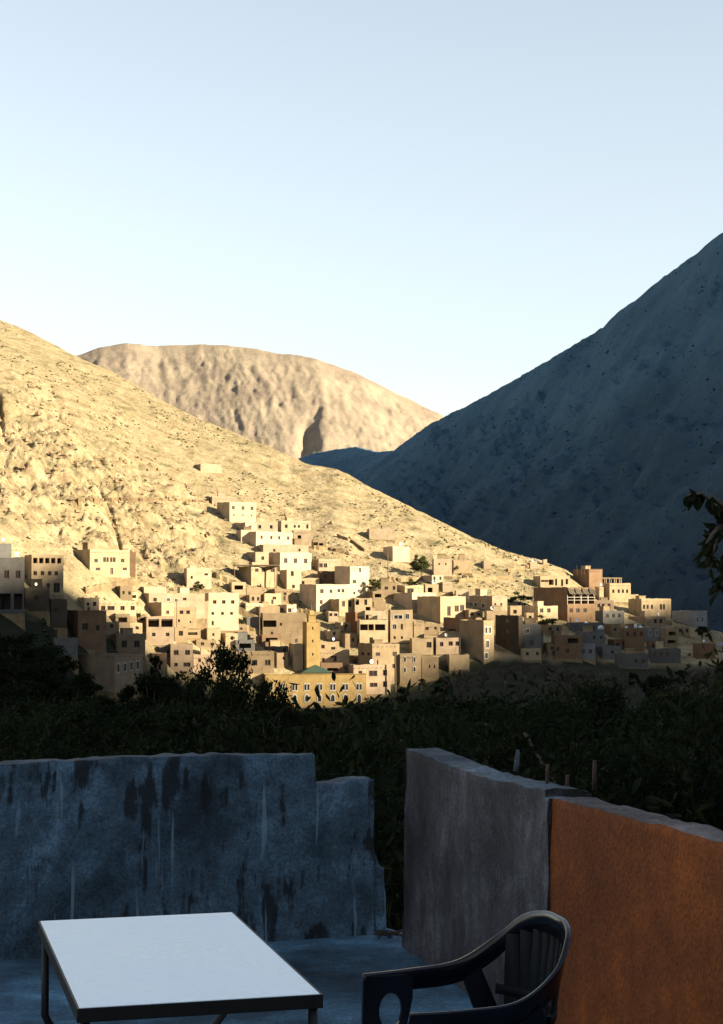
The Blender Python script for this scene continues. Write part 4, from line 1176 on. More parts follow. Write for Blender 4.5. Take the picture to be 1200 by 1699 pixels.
# far edge of the orchard, at the foot of the village
G1 = 'orchard trees at the foot of the village'
for x, y in ((252, 1112), (278, 1122), (640, 1156), (668, 1140), (622, 1168), (480, 1178), (520, 1172), (560, 1176), (590, 1174), (450, 1165)):
    plant(rt.choice(['mid1', 'mid2', 'mid3']), x, y, 395 + rt.uniform(-25, 10) - (60 if x < 300 else 0), 'dark leafy orchard tree along the foot of the village', G1, wide=0.9)
G2 = 'bare twiggy trees in the shaded orchard'
for x, y in ((700, 1128), (735, 1118), (765, 1108), (800, 1106), (838, 1100), (872, 1098), (905, 1100), (940, 1102), (975, 1106), (1012, 1108), (1052, 1112), (1092, 1112), (1130, 1110), (1168, 1104), (1205, 1100)):
    plant(rt.choice(['bare', 'bare', 'mid2']), x, y + rt.uniform(-3, 5), 405 + rt.uniform(-30, 20), 'thin greyish tree in the shaded orchard under the village', G2)
G3 = 'dark trees filling the valley floor'
for i, x in enumerate(range(-20, 1260, 62)):
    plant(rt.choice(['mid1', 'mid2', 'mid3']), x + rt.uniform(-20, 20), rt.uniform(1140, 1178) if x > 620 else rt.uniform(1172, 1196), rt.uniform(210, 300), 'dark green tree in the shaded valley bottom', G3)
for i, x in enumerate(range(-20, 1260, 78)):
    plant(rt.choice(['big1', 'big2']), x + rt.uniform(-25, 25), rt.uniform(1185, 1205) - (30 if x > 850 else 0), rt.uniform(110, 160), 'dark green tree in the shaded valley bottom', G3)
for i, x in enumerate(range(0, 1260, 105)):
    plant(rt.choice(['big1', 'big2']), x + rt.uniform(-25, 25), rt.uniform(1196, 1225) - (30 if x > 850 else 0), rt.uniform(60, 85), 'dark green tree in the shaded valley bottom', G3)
plant('big1', 385, 1097, 120, 'big spreading dark walnut tree in front of the mosque', wide=0.62)
plant('big2', 330, 1108, 126, 'tall dark tree touching the big spreading walnut', wide=0.55)
plant('big2', 448, 1128, 118, 'slim tree with sunlit leaf tips beside the mosque front', wide=0.45)
for x, y, Yl in ((20, 1052, 330), (70, 1068, 335), (118, 1112, 330), (40, 1100, 318), (90, 1130, 315), (150, 1150, 318), (10, 1140, 300), (62, 1160, 295), (180, 1168, 310), (225, 1160, 325), (-15, 1085, 322), (130, 1165, 300)):
    plant(rt.choice(['mid1', 'mid2', 'mid3']), x, y, Yl, 'small dark tree on the shaded flank below the house on stilts', 'trees on the shaded flank', wide=1.3)
G4 = 'leafy walnut trees just below the terrace'
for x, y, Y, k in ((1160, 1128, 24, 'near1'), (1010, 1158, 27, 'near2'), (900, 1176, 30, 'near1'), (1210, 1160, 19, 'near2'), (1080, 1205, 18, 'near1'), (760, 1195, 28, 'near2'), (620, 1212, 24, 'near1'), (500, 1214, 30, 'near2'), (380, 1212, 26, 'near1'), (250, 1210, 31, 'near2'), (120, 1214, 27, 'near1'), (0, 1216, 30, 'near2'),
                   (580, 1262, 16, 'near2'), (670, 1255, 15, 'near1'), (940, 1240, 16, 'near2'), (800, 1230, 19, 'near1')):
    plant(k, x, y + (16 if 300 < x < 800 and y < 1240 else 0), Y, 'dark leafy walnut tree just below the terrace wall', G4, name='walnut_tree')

# trees and shrubs among the houses
plant('vill1', 699, 921, hill_hit(699, 957), 'round bright green tree beside the white cube house', ybase=958, wide=0.95)
plant('vill2', 622, 955, hill_hit(622, 992), 'feathery pale green tree beside the tall white house', ybase=992)
plant('vill2', 608, 936, hill_hit(608, 962), 'small thin tree behind the tall white house', ybase=962, wide=0.8)
plant('bush', 862, 984, hill_hit(862, 1004), 'green shrub in the gully beside the brick house', ybase=1004, name='shrub', cat='shrub', wide=1.6)
plant('bush', 218, 1011, hill_hit(218, 1034), 'leafy bush under the long low cream house', ybase=1034, name='shrub', cat='shrub')
plant('bush', 487, 1001, hill_hit(487, 1016), 'small bright bush on the wall of the earth built ruin', ybase=1016, name='shrub', cat='shrub')
plant('bush', 404, 1026, hill_hit(404, 1042), 'pale bush below the house with two rows of windows', ybase=1042, name='shrub', cat='shrub')
plant('bush', 330, 966, hill_hit(330, 982), 'low bush under the white house in the rocks', ybase=982, name='shrub', cat='shrub')
plant('bush', 685, 962, hill_hit(685, 974), 'flat green hedge on the cream upper house terrace', ybase=974, name='shrub', cat='shrub', wide=2.0)
plant('bush', 757, 936, hill_hit(757, 951), 'thin shrub against the pale blank house', ybase=951, name='shrub', cat='shrub', wide=0.7)
plant('bush', 905, 1022, hill_hit(905, 1044), 'dark shrub below the cream house with a black side', ybase=1044, name='shrub', cat='shrub', wide=1.5)
plant('vill2', 300, 1108, hill_hit(300, 1140), 'yellow green tree below the pale pink house', ybase=1142)
plant('mid2', 258, 1086, hill_hit(258, 1140) - 10, 'dark tree beside the end of the long pink building', ybase=1150, wide=0.6)
plant('mid1', 1165, 1038, hill_hit(1165, 1066), 'dark round tree by the last bluish house', ybase=1068)

# walnut tree standing right of the terrace; one bough hangs into view
def bough_tree():
    e = empty('walnut_tree', (4.1, 11.8, -6.9)); tag(e, 'walnut tree beyond the orange wall with a leafy bough hanging across the mountain', 'tree')
    rng = np.random.default_rng(77); rnd = random.Random(77)
    tr = MB(); o0 = Vector((4.1, 11.8, -6.9))
    P = lambda x, y, Y: at(x, y, Y) - o0
    tr.tube([(0, 0, -0.5), (0.05, 0.1, 3), (-0.1, 0.05, 6.0), (0.1, 0, 8.6), (0.2, 0.1, 11.0)], [0.26, 0.22, 0.18, 0.13, 0.05], 9)
    cent = []; rad = []
    for k in range(26):
        a = rnd.uniform(0, 6.28); z = rnd.uniform(7.2, 12.0); r_ = rnd.uniform(0.3, 1.25)
        p = Vector((0.55 + math.cos(a) * r_, math.sin(a) * r_ * 1.3, z)); cent.append(p); rad.append(rnd.uniform(0.35, 0.55))
        if k % 2: tr.tube([(0, 0, z - 1.6), Vector((p.x * 0.5, p.y * 0.5, z - 0.6)), p], [0.07, 0.045, 0.015], 5)
    cv, cf = leaf_cloud(np.array([tuple(p) for p in cent]), np.array(rad), 4500, 0.075, rng, 0.2, True)
    # the bough: photo pixels at about 9 m
    twigs = [[(1290, 900, 11.14), (1215, 858, 10.56), (1190, 842, 10.44), (1165, 818, 10.32), (1140, 822, 10.32)], [(1290, 900, 11.14), (1225, 880, 10.67), (1196, 872, 10.56), (1186, 905, 10.44), (1180, 945, 10.44)],
             [(1215, 858, 10.56), (1200, 838, 10.44), (1182, 822, 10.44)], [(1225, 880, 10.67), (1205, 925, 10.56), (1196, 965, 10.56), (1192, 985, 10.56)], [(1196, 872, 10.56), (1180, 890, 10.44), (1165, 915, 10.44)], [(1260, 890, 10.90), (1235, 930, 10.67), (1220, 980, 10.67)]]
    lv = []; lf = []
    for t in twigs:
        pts_ = [P(*q) for q in t]
        tr.tube(pts_, [0.022 - 0.016 * i / (len(pts_) - 1) for i in range(len(pts_))], 5)
        for i in range(len(pts_) - 1):
            if t[i][0] > 1255: continue
            for _ in range(7):
                p = pts_[i].lerp(pts_[i + 1], rnd.random())
                d = Vector((rnd.uniform(-1, 0.7), rnd.uniform(-1, 1), rnd.uniform(-1.5, 0.25))).normalized()
                s = rnd.uniform(0.07, 0.125); b = d.cross(Vector((rnd.gauss(0, 1), rnd.gauss(0, 1), rnd.gauss(0, 1)))).normalized() * s * 0.24; nn = d.cross(b).normalized() * s * 0.08
                k = len(lv) + len(cv)
                lv += [p, p + d * s * 0.3 + b + nn, p + d * s * 0.7 + b * 0.8 + nn, p + d * s - nn * 2, p + d * s * 0.7 - b * 0.8 + nn, p + d * s * 0.3 - b + nn]
                lf += [(k, k + 1, k + 2, k + 3), (k, k + 3, k + 4, k + 5)]
    v = np.concatenate([cv, np.array([tuple(p) for p in lv])]); f = np.concatenate([cf, np.array(lf)])
    tr.build('trunk', M['bark'], e, True)
    mesh_obj('crown', np_mesh('bough_crown', v, f, False), M['leaf'], e)
bough_tree()

# ------------------------------------------------------------------ the roof terrace
def concrete_mat(name, col, stain, drip, drip_amt, scale=1.0, rough=0.9, bmp=0.6, mott=1.0):
    m, nt, bs = new_mat(name)
    co = coords(nt)
    n1 = noise_node(nt, co, 1.3 * scale, 7, 0.65)
    n2 = noise_node(nt, co, 14 * scale, 5, 0.7)
    c = ramp(nt, n1, [(0.36, tuple(v * (1 - 0.64 * mott) for v in col)), (0.50, tuple(v * (1 - 0.15 * mott) for v in col)), (0.64, tuple(v * (1 + 0.7 * mott) for v in col))])
    n3 = noise_node(nt, co, 4.6 * scale, 8, 0.72)
    c = mix(nt, 1.0, c, ramp(nt, n3, [(0.36, (1 - 0.45 * mott,) * 3), (0.52, (1 - 0.05 * mott,) * 3), (0.66, (1 + 0.55 * mott,) * 3)]), 'MULTIPLY')
    c = mix(nt, 1.0, c, ramp(nt, noise_node(nt, co, 70 * scale, 3, 0.7), [(0.36, (0.68,) * 3), (0.64, (1.30,) * 3)]), 'MULTIPLY')
    d1 = noise_node(nt, mapping(nt, co, (15.0, 15.0, 2.6)), 1.0, 4, 0.55)
    d2 = noise_node(nt, co, 2.8, 4, 0.6)
    mul = node(nt, 'ShaderNodeMath', operation='MULTIPLY'); nt.links.new(d1, mul.inputs[0]); nt.links.new(d2, mul.inputs[1])
    f = ramp(nt, mul.outputs[0], [(0.268, (0, 0, 0)), (0.315, (drip_amt,) * 3)])
    c = mix(nt, f, c, drip)
    l1 = noise_node(nt, mapping(nt, co, (26.0, 26.0, 1.1)), 1.0, 2, 0.5)
    lf_ = ramp(nt, l1, [(0.66, (0, 0, 0)), (0.72, (max(0.0, drip_amt - 0.4) * 1.1,) * 3)])
    c = mix(nt, lf_, c, stain)
    nt.links.new(c, bs.inputs['Base Color'])
    bs.inputs['Roughness'].default_value = rough; bs.inputs['Specular IOR Level'].default_value = 0.3
    hb = mix(nt, 0.4, mix(nt, 0.5, n3, n2), noise_node(nt, co, 60 * scale, 4, 0.6))
    bump(nt, bs, hb, bmp, 0.03)
    return m
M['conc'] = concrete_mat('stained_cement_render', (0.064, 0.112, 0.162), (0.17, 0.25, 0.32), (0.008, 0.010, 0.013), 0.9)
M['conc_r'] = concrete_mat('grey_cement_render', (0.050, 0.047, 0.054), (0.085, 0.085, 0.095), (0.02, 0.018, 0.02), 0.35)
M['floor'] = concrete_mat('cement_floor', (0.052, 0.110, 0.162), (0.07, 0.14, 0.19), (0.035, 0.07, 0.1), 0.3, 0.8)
M['orange'] = concrete_mat('orange_ochre_render', (0.170, 0.044, 0.007), (0.19, 0.056, 0.012), (0.095, 0.024, 0.005), 0.3, mott=0.42)
M['top_g'] = concrete_mat('rough_mortar_top', (0.085, 0.11, 0.135), (0.12, 0.14, 0.16), (0.05, 0.05, 0.05), 0.6)
M['top_o'] = concrete_mat('warm_mortar_top', (0.125, 0.105, 0.10), (0.13, 0.11, 0.1), (0.05, 0.04, 0.04), 0.4)
M['rust'] = plain('rusty_iron', (0.05, 0.028, 0.018), 0.85, 0.3, var=0.4, scale=40)

ZW = 0.95
# plan of the walls from their feet on the floor
LA = on_level(0, 1595, 0).xy; LB = on_level(640, 1549, 0).xy; Ld = (LB - LA).normalized(); Ln = Vector((-Ld.y, Ld.x))     # Ln points outwards
RA = on_level(667, 1570, 0).xy; Rd = (on_level(800, 1664, 0).xy - RA).normalized()
cq = ray(912, 1600)[0]; RB = RA + Rd * ((cq * RA.y - RA.x) / (Rd.x - cq * Rd.y)); Rn = Vector((-Rd.y, Rd.x))
OB = on_level(1200, 1397, 0.97).xy; Od = (OB - RB).normalized(); On = Vector((-Od.y, Od.x))

# floor slab with the house body under it
fl_ = [(-7, -4), (3.0, -4), (OB + Od * 5.0 + On * 0.2)[:], (RB + On * 0.2)[:], (RA + Rn * 0.2)[:], (RA - Rd * 0.06 + Rn * 0.1)[:], (LB + Ln * 0.2 + Ld * 0.12)[:], (LA + Ln * 0.2 - Ld * 6)[:]]
fl_ = [(-7, -4), (OB + Od * 7.5 + On * 0.2)[:], (RB + On * 0.2)[:], (RA + Rn * 0.2 - Rd * 0.05)[:], (LB + Ln * 0.2 + Ld * 0.05)[:], (LA + Ln * 0.2 - Ld * 6)[:]]
q = MB(); k = len(fl_)
v = [(x, y, 0) for x, y in fl_] + [(x, y, -7.5) for x, y in fl_]
q.add(v, [tuple(range(k))] + [(i, k + i, k + (i + 1) % k, (i + 1) % k) for i in range(k)])
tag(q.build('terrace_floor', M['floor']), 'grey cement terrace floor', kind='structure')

def rough_wall(name, A, d, nrm, L0, L1, topf, thick, mat, topmat, step=0.03, rough=0.006, endlean=0.0, seed=0, parent=None, bottom=-0.01, us=None):
    """wall of uneven render: front grid towards the terrace, rough top, back and ends"""
    us = np.arange(L0, L1 + step * 0.5, step) if us is None else us; nz = 30
    n_ = len(us)
    def col_pt(u, z, out):
        # end of the wall leans in with height
        t = u + endlean * z * max(0.0, 1 - (u - L0) / 0.5)
        off = float(fbm(np.array([u * 3.1 + seed]), np.array([z * 3.1 + out * 9]), 4, 60 + seed)[0]) * rough * 3
        p = A + d * t + nrm * (out * thick + off)
        return (p.x, p.y, z)
    tops = [topf(u) + 0.010 * float(fbm(np.array([u * 9.0]), np.array([seed + 0.5]), 3, 5)[0]) for u in us]
    v = []; f = []; mi = []
    rows_ = nz + 1
    for i, u in enumerate(us):
        for j in range(rows_): v.append(col_pt(u, bottom + (tops[i] - bottom) * j / nz, 0))
    nt_ = 4
    base_t = len(v)
    for i, u in enumerate(us):
        for j in range(1, nt_ + 1):
            zz = tops[i] + 0.012 * float(fbm(np.array([u * 14]), np.array([j * 1.7 + seed]), 3, 8)[0]) - (0.02 if j == nt_ else 0)
            v.append(col_pt(u, zz, j / nt_))
    base_b = len(v)
    for i, u in enumerate(us): v.append(col_pt(u, bottom, 1.0))
    for i in range(n_ - 1):
        for j in range(nz): a = i * rows_ + j; f.append((a, a + rows_, a + rows_ + 1, a + 1)); mi.append(0)
        a = i * rows_ + nz; b = (i + 1) * rows_ + nz
        f.append((a, b, base_t + (i + 1) * nt_, base_t + i * nt_)); mi.append(1)
        for j in range(nt_ - 1): s_ = base_t + i * nt_ + j; f.append((s_, s_ + nt_, s_ + nt_ + 1, s_ + 1)); mi.append(1)
        f.append((base_t + i * nt_ + nt_ - 1, base_t + (i + 1) * nt_ + nt_ - 1, base_b + i + 1, base_b + i)); mi.append(0)
    for i in (0, n_ - 1):
        loop = [i * rows_ + j for j in range(rows_)] + [base_t + i * nt_ + j for j in range(nt_)] + [base_b + i]
        if i == 0: loop = loop[::-1]
        f.append(tuple(loop)); mi.append(0)
    me = pydata(name, v, f, True)
    me.materials.append(mat); me.materials.append(topmat)
    me.polygons.foreach_set('material_index', mi)
    return mesh_obj(name, me, None, parent)

# left parapet with its stepped, broken end
def u_at(x, y):
    """distance along the left wall for a photo column"""
    c, _ = ray(x, y); t = (c * LA.y - LA.x) / (Ld.x - c * Ld.y); return t
uA = u_at(523, 1260); uB = u_at(621, 1310); uC = u_at(640, 1400)
lw = empty('parapet_wall', (LA.x, LA.y, 0)); tag(lw, 'stained grey cement parapet with dark drips and a stepped end', 'wall', kind='thing')
lw_inv = Vector((-LA.x, -LA.y, 0))
us_l = np.concatenate([np.arange(-3.5, uA - 0.02, 0.03), [uA - 0.012, uA - 0.004, uA + 0.001, uA + 0.008], np.arange(uA + 0.03, uB, 0.03), [uB]])
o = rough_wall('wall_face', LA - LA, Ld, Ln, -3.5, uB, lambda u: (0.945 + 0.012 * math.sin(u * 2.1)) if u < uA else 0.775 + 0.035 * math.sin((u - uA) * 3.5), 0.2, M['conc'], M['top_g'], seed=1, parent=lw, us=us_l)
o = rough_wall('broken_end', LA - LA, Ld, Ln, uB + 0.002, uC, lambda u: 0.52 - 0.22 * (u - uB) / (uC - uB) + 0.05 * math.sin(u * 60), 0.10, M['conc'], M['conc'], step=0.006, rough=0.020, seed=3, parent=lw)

# grey wall on the other side, then the orange one
rw = empty('cement_wall', (RA.x, RA.y, 0)); tag(rw, 'bare grey cement wall with iron rods in its mortar top', 'wall', kind='thing')
LR = (RB - RA).length
o = rough_wall('wall_face', RA - RA, Rd, Rn, 0.0, LR - 0.055, lambda u: 0.985 + 0.012 * math.sin(u * 3.0 + 1), 0.2, M['conc_r'], M['top_g'], seed=4, endlean=0.09, parent=rw)
o = rough_wall('crumbled_joint', RA - RA, Rd, Rn * 1.0, LR - 0.053, LR + 0.02, lambda u: 0.965 + 0.01 * math.sin(u * 50), 0.19, M['conc_r'], M['top_g'], step=0.012, rough=0.01, seed=5, parent=rw)
for x, y0, y1, r_, pale in ((856, 1244, 1280, 0.013, 1), (908, 1268, 1308, 0.008, 0), (941, 1286, 1316, 0.008, 0), (986, 1262, 1310, 0.009, 0)):
    a = on_level(x, y1, 0.965); Yr = a.y; b = at(x + (4 if pale else 1), y0, Yr)
    q = MB(); off = Vector((RA.x, RA.y, 0))
    q.tube([a - off, (a * 0.4 + b * 0.6) - off, b - off], [r_, r_ * 0.95, r_ * (0.6 if pale else 0.9)], 6)
    o = q.build('iron_rod', M['top_g'] if pale else M['rust'], rw, True)

ow = empty('orange_wall', (RB.x, RB.y, 0)); tag(ow, 'orange rendered terrace wall with a pale mortar top', 'wall', kind='thing')
o = rough_wall('wall_face', RB - RB, Od, On, 0.025, 5.5, lambda u: 0.975 - 0.004 * u, 0.19, M['orange'], M['top_o'], step=0.05, rough=0.003, seed=6, parent=ow)

# bits of wire and rubble where the two walls almost meet
q = MB(); r3 = random.Random(3)
p0 = on_level(652, 1556, 0.0)
tw = empty('wire_scrap', p0); tag(tw, 'tangle of thin wire scraps in the gap between the two walls', 'wire')
for k in range(5):
    q = MB(); pts_ = []
    for i in range(6): pts_.append((-0.09 + 0.05 * i + r3.uniform(-0.02, 0.02), r3.uniform(-0.10, 0.10), 0.006 + r3.uniform(0, 0.03)))
    q.tube(pts_, 0.004, 5); q.build('wire', M['rust'], tw, True)
for k in range(7):
    x_, y_ = r3.uniform(628, 662), r3.uniform(1546, 1562)
    p = on_level(x_, y_, 0.0); s_ = r3.uniform(0.008, 0.022)
    q = MB(); q.add([(s_, 0, 0), (-s_ * 0.8, s_ * 0.5, 0), (0, -s_, 0), (0.2 * s_, 0.1 * s_, s_ * 1.1), (-0.3 * s_, -0.4 * s_, s_ * 0.8)], [(0, 1, 3), (1, 2, 4), (2, 0, 3, 4), (1, 4, 3), (0, 2, 1)])
    o = q.build('mortar_crumb', M['conc']); o.location = p
    tag(o, 'small crumb of fallen mortar by the broken parapet end', 'rubble', 'mortar crumbs on the floor')

# ------------------------------------------------------------------ table
def table_mat():
    m, nt, bs = new_mat('white_tabletop')
    co = coords(nt)
    n1 = noise_node(nt, mapping(nt, co, (1.0, 3.0, 1.0)), 2.2, 5, 0.6)
    n2 = noise_node(nt, co, 30, 4, 0.6)
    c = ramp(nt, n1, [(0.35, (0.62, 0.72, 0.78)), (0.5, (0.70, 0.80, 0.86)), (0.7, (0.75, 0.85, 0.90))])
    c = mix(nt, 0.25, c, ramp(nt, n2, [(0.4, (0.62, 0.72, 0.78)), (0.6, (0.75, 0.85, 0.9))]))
    nt.links.new(c, bs.inputs['Base Color'])
    nt.links.new(ramp(nt, n1, [(0.3, (0.24,) * 3), (0.7, (0.36,) * 3)]), bs.inputs['Roughness'])
    bump(nt, bs, n2, 0.05, 0.003)
    return m
M['table_white'] = table_mat()
M['black_metal'] = plain('black_painted_steel', (0.004, 0.004, 0.005), 0.5, 0.0, 0.25, var=0.3, scale=30)
TZ = 0.73
cA, cB, cC, cD = [on_level(x, y, TZ) for x, y in ((58, 1528), (383, 1513), (542, 1649), (135, 1673))]
ctr = (cA + cB + cC + cD) / 4
e1 = ((cB - cA) + (cC - cD)); e1.normalize()
e2 = ((cD - cA) + (cC - cB)); e2 = (e2 - e1 * e2.dot(e1)).normalized()
hw_ = ((cB - cA).length + (cC - cD).length) / 4; hl_ = ((cD - cA).length + (cC - cB).length) / 4
print('TABLE', hw_ * 2, hl_ * 2, [round(v_, 2) for v_ in ctr])
tb = empty('table', (ctr.x, ctr.y, 0)); tag(tb, 'white topped table with black steel frame and bent legs', 'table')
def tp(u, w_, z): p = e1 * u + e2 * w_; return (p.x, p.y, z)
def rect_loop(a, b, z): return [tp(-a, -b, z), tp(a, -b, z), tp(a, b, z), tp(-a, b, z)]
rim = 0.006
q = MB()
q.add(rect_loop(hw_ - rim, hl_ - rim, TZ - 0.02) + rect_loop(hw_ - rim, hl_ - rim, TZ - 0.002) + rect_loop(hw_ - rim - 0.002, hl_ - rim - 0.002, TZ), [(3, 2, 1, 0), (8, 9, 10, 11)] + [(i + o_, (i + 1) % 4 + o_, (i + 1) % 4 + 4 + o_, i + 4 + o_) for o_ in (0, 4) for i in range(4)])
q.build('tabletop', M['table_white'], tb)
def rail(name, u0, u1, w0, w1, z0, z1):
    q = MB(); v = [tp(u, w_, z) for z in (z0, z1) for u, w_ in ((u0, w0), (u1, w0), (u1, w1), (u0, w1))]
    q.add(v, [(3, 2, 1, 0), (4, 5, 6, 7), (0, 1, 5, 4), (1, 2, 6, 5), (2, 3, 7, 6), (3, 0, 4, 7)]); q.build(name, M['black_metal'], tb)
rt_ = 0.028; zt2 = TZ - 0.0015; zb2 = TZ - 0.036
rail('frame_rail', -hw_, hw_, -hl_, -hl_ + rim, zb2, zt2); rail('frame_rail', -hw_, hw_, hl_ - rim, hl_, zb2, zt2)
rail('frame_rail', -hw_, -hw_ + rim, -hl_ + rim, hl_ - rim, zb2, zt2); rail('frame_rail', hw_ - rim, hw_, -hl_ + rim, hl_ - rim, zb2, zt2)
for su in (-1, 1):
    for sw in (-1, 1):
        q = MB(); u = su * (hw_ - 0.022); w_ = sw * (hl_ - 0.022)
        pts_ = [tp(u, w_, zb2 + 0.015), tp(u, w_, 0.44), tp(u - su * 0.012, w_, 0.415), tp(u - su * 0.16, w_, 0.22), tp(u - su * 0.165, w_, 0.19), tp(u - su * 0.02, w_, 0.0)]
        q.tube(pts_, 0.0125, 8); q.build('leg', M['black_metal'], tb, True)
q = MB(); q.tube([tp(-hw_ + 0.18, -hl_ + 0.022, 0.205), tp(-hw_ + 0.18, hl_ - 0.022, 0.205)], 0.009, 6); q.build('stretcher', M['black_metal'], tb)
q = MB(); q.tube([tp(hw_ - 0.18, -hl_ + 0.022, 0.205), tp(hw_ - 0.18, hl_ - 0.022, 0.205)], 0.009, 6); q.build('stretcher', M['black_metal'], tb)

# ------------------------------------------------------------------ moulded plastic chair
M['plastic'] = plain('dark_blue_plastic', (0.003, 0.004, 0.008), 0.18, 0.0, 0.3, var=0.15, scale=6)
M['plastic_m'] = plain('matte_dark_plastic', (0.003, 0.004, 0.006), 0.7, 0.0, 0.12, var=0.2, scale=6)
ch = empty('plastic_chair', (0.303, 4.95, 0), 0); tag(ch, 'dark moulded plastic armchair with a curved slatted back', 'chair')
ch.rotation_euler = (0, 0, R(180 + 14))           # local +x is the way the sitter faces; local -y is the far side
def spline(P, n):
    P = [Vector(p) for p in P]; out_ = []
    for i in range(len(P) - 1):
        p0 = P[max(i - 1, 0)]; p1 = P[i]; p2 = P[i + 1]; p3 = P[min(i + 2, len(P) - 1)]
        for k in range(n):
            t = k / n
            out_.append(0.5 * ((2 * p1) + (p2 - p0) * t + (2 * p0 - 5 * p1 + 4 * p2 - p3) * t * t + (3 * p1 - p0 - 3 * p2 + p3) * t ** 3))
    out_.append(P[-1]); return out_
half = [(x, y * 1.07, z) for x, y, z in [(0.245, -0.235, 0.650), (0.10, -0.250, 0.655), (-0.05, -0.256, 0.672), (-0.16, -0.236, 0.742), (-0.222, -0.172, 0.812), (-0.252, -0.085, 0.838), (-0.258, 0, 0.842)]]
rimP = half + [(x, -y, z) for x, y, z in half[-2::-1]]
path = spline(rimP, 9)
# height of the panel below the rim and its flare
hgt = [0.060, 0.056, 0.060, 0.066, 0.062, 0.056, 0.054]; hgt = hgt + hgt[-2::-1]
def lerp_list(L, t):
    t = t * (len(L) - 1); i = min(int(t), len(L) - 2); return L[i] + (L[i + 1] - L[i]) * (t - i)
q = MB(); rings = []
for i, p in enumerate(path):
    tg = (path[min(i + 1, len(path) - 1)] - path[max(i - 1, 0)]).normalized()
    side = Vector((tg.y, -tg.x, 0)).normalized()
    # side points outwards from the seat
    if side.dot(Vector((p.x - 0.05, p.y, 0))) < 0: side = -side
    h_ = lerp_list(hgt, i / (len(path) - 1))
    t_ = i / (len(path) - 1); backw = max(0.0, 1 - abs(t_ - 0.5) / 0.26)
    dn = (Vector((0, 0, -1)) - side * (0.10) + Vector((0.18 * backw, 0, 0))).normalized()
    wd_ = 0.017
    sec = [p + side * 0.009, p + side * 0.007 + Vector((0, 0, 0.004)), p - side * 0.004 + Vector((0, 0, 0.004)), p - side * 0.008 + Vector((0, 0, 0.000)),
           p - side * 0.004 + dn * h_ * 0.3, p - side * 0.003 + dn * h_, p + side * 0.002 + dn * h_, p + side * 0.003 + dn * h_ * 0.3]
    rings.append(sec)
ns = 8
v = [c_ for r_ in rings for c_ in r_]; f = []
for i in range(len(rings) - 1):
    for k in range(ns): f.append((i * ns + k, i * ns + (k + 1) % ns, (i + 1) * ns + (k + 1) % ns, (i + 1) * ns + k))
f += [tuple(range(ns - 1, -1, -1)), tuple((len(rings) - 1) * ns + k for k in range(ns))]
q.add(v, f); q.build('arm_rim', M['plastic'], ch, True)

def leg_panel(sy):
    """front leg: wide tapered panel with an oval opening under the arm"""
    q = MB(); n_ = 40
    oc = (0.165, 0.545); rx, rz_ = 0.034, 0.052
    def outer(a):
        # ray from the oval centre to the outline polygon
        poly = [(0.246, 0.646), (0.25, 0.40), (0.285, 0.0), (0.235, 0.0), (0.205, 0.36), (0.125, 0.46), (0.098, 0.58), (0.098, 0.646)]
        dx, dz = math.cos(a), math.sin(a); best = 9
        for i in range(len(poly)):
            x1_, z1_ = poly[i]; x2_, z2_ = poly[(i + 1) % len(poly)]
            ex, ez = x2_ - x1_, z2_ - z1_; det = dx * (-ez) - dz * (-ex)
            if abs(det) < 1e-9: continue
            bx, bz = x1_ - oc[0], z1_ - oc[1]
            t = (bx * (-ez) - bz * (-ex)) / det; s_ = (dx * bz - dz * bx) / det
            if t > 0 and 0 <= s_ <= 1 and t < best: best = t
        return oc[0] + dx * best, oc[1] + dz * best
    v = []
    for k in range(n_):
        a = 6.28318 * k / n_; ox, oz = outer(a)
        oz = max(oz, 0.36)
        ix, iz = oc[0] + rx * math.cos(a), oc[1] + rz_ * math.sin(a)
        for yy in (-0.009, 0.009): v += [(ox, sy * 0.25 + yy, oz), (ix, sy * 0.25 + yy, iz)]
    f = []
    for k in range(n_):
        a = k * 4; b = ((k + 1) % n_) * 4
        f += [(a, b, b + 1, a + 1), (a + 2, a + 3, b + 3, b + 2), (a, a + 2, b + 2, b), (a + 1, b + 1, b + 3, a + 3)]
    q.add(v, f)
    q.add([(0.25, sy * 0.25 - 0.012, 0.40), (0.200, sy * 0.25 - 0.012, 0.40), (0.240, sy * 0.262 - 0.014, 0.0), (0.288, sy * 0.262 - 0.014, 0.0), (0.25, sy * 0.25 + 0.012, 0.40), (0.200, sy * 0.25 + 0.012, 0.40), (0.240, sy * 0.262 + 0.014, 0.0), (0.288, sy * 0.262 + 0.014, 0.0)],
          [(0, 1, 2, 3), (7, 6, 5, 4), (0, 3, 7, 4), (1, 5, 6, 2), (2, 6, 7, 3), (0, 4, 5, 1)])
    q.build('leg', M['plastic'], ch)
leg_panel(-1); leg_panel(1)
for sy in (-1, 1):
    q = MB(); q.tube([(-0.20, sy * 0.20, 0.46), (-0.24, sy * 0.215, 0.22), (-0.29, sy * 0.235, 0.0)], [0.030, 0.026, 0.020], 8); q.build('leg', M['plastic'], ch, True)
    # side stay from the seat to the arm bend
    q = MB(); v = []
    for (x_, z_) in ((-0.06, 0.62), (-0.115, 0.655), (-0.20, 0.44), (-0.13, 0.42)):
        for yy in (-0.006, 0.006): v.append((x_, sy * (0.262 if z_ > 0.5 else 0.225) + yy, z_))
    q.add(v, [(0, 2, 4, 6), (7, 5, 3, 1), (0, 1, 3, 2), (2, 3, 5, 4), (4, 5, 7, 6), (6, 7, 1, 0)]); q.build('side_stay', M['plastic'], ch)
q = MB(); v = []; f = []; nx, ny = 14, 12
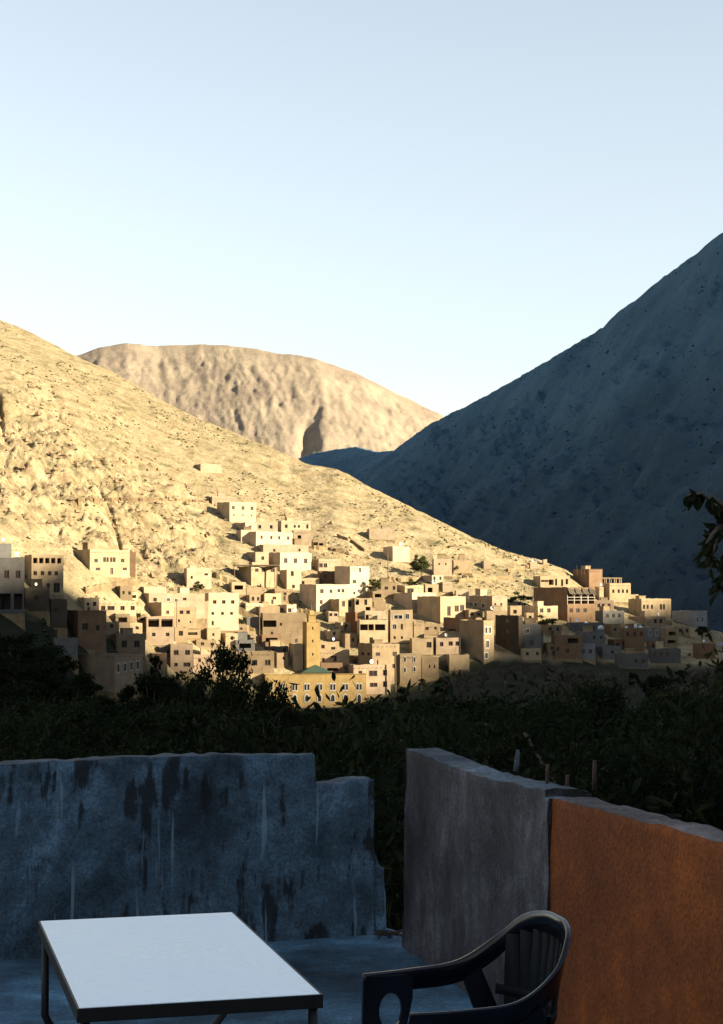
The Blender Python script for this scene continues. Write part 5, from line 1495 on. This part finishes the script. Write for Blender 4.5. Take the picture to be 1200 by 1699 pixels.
for i in range(nx + 1):
    for j in range(ny + 1):
        a = i / nx; b = j / ny * 2 - 1
        v.append((0.25 - 0.46 * a, b * (0.215 - 0.02 * a), 0.435 - 0.025 * math.sin(math.pi * a) * (1 - b * b) - (0.03 * (1 - a / 0.15) ** 2 if a < 0.15 else 0)))
n0 = len(v); v += [(x_, y_, z_ - 0.012) for x_, y_, z_ in v]
for i in range(nx):
    for j in range(ny): k = i * (ny + 1) + j; f += [(k, k + 1, k + ny + 2, k + ny + 1), (n0 + k, n0 + k + ny + 1, n0 + k + ny + 2, n0 + k + 1)]
q.add(v, f); q.build('seat', M['plastic'], ch, True)
# back: solid side bands and leaf shaped slats fanning up to the crest
def back_pt(t, z):
    """t -1..1 across, z height: concave shell below the rim"""
    g = max(0.0, min(1.0, (z - 0.42) / 0.36))
    w_ = 0.20 + 0.03 * g
    x_ = -0.200 - 0.048 * g - 0.0 + (0.075) * (abs(t) ** 2.2)
    return Vector((x_, t * w_, z))
for k in range(9):
    t = -0.86 + 1.72 * k / 8
    q = MB(); v = []; f = []; m_ = 12
    ztop = 0.796 - 0.050 * abs(t) ** 2
    for i in range(m_ + 1):
        s_ = i / m_; z_ = 0.42 + (ztop - 0.42) * s_
        wv = 0.085 + 0.032 * math.sin(math.pi * min(1, s_ * 1.05)) if k % 2 == 0 else 0.104 - 0.030 * math.sin(math.pi * s_)
        tt = t * (0.80 + 0.2 * s_)
        for dt in (-wv, wv):
            for dx in (0.0, 0.008): v.append(back_pt(tt + dt, z_) + Vector((-dx, 0, 0)))
    for i in range(m_):
        a = i * 4; b = a + 4
        f += [(a, a + 2, b + 2, b), (a + 1, b + 1, b + 3, a + 3), (a, b, b + 1, a + 1), (a + 2, a + 3, b + 3, b + 2)]
    q.add(v, f); q.build('back_slat', M['plastic_m'], ch, True)
for z_ in (0.455, 0.60):
    q = MB(); v = []; f = []
    for i in range(21):
        t = -1 + i / 10
        for dz in (-0.014, 0.014):
            for dx in (-0.003, 0.011): v.append(back_pt(t, z_ + dz) + Vector((-dx, 0, 0)))
    for i in range(20):
        a = i * 4; b = a + 4
        f += [(a, a + 2, b + 2, b), (a + 1, b + 1, b + 3, a + 3), (a, b, b + 1, a + 1), (a + 2, a + 3, b + 3, b + 2)]
    q.add(v, f); q.build('back_band', M['plastic_m'], ch, True)

for o in bpy.data.objects:
    if '_dims' in o: del o['_dims']
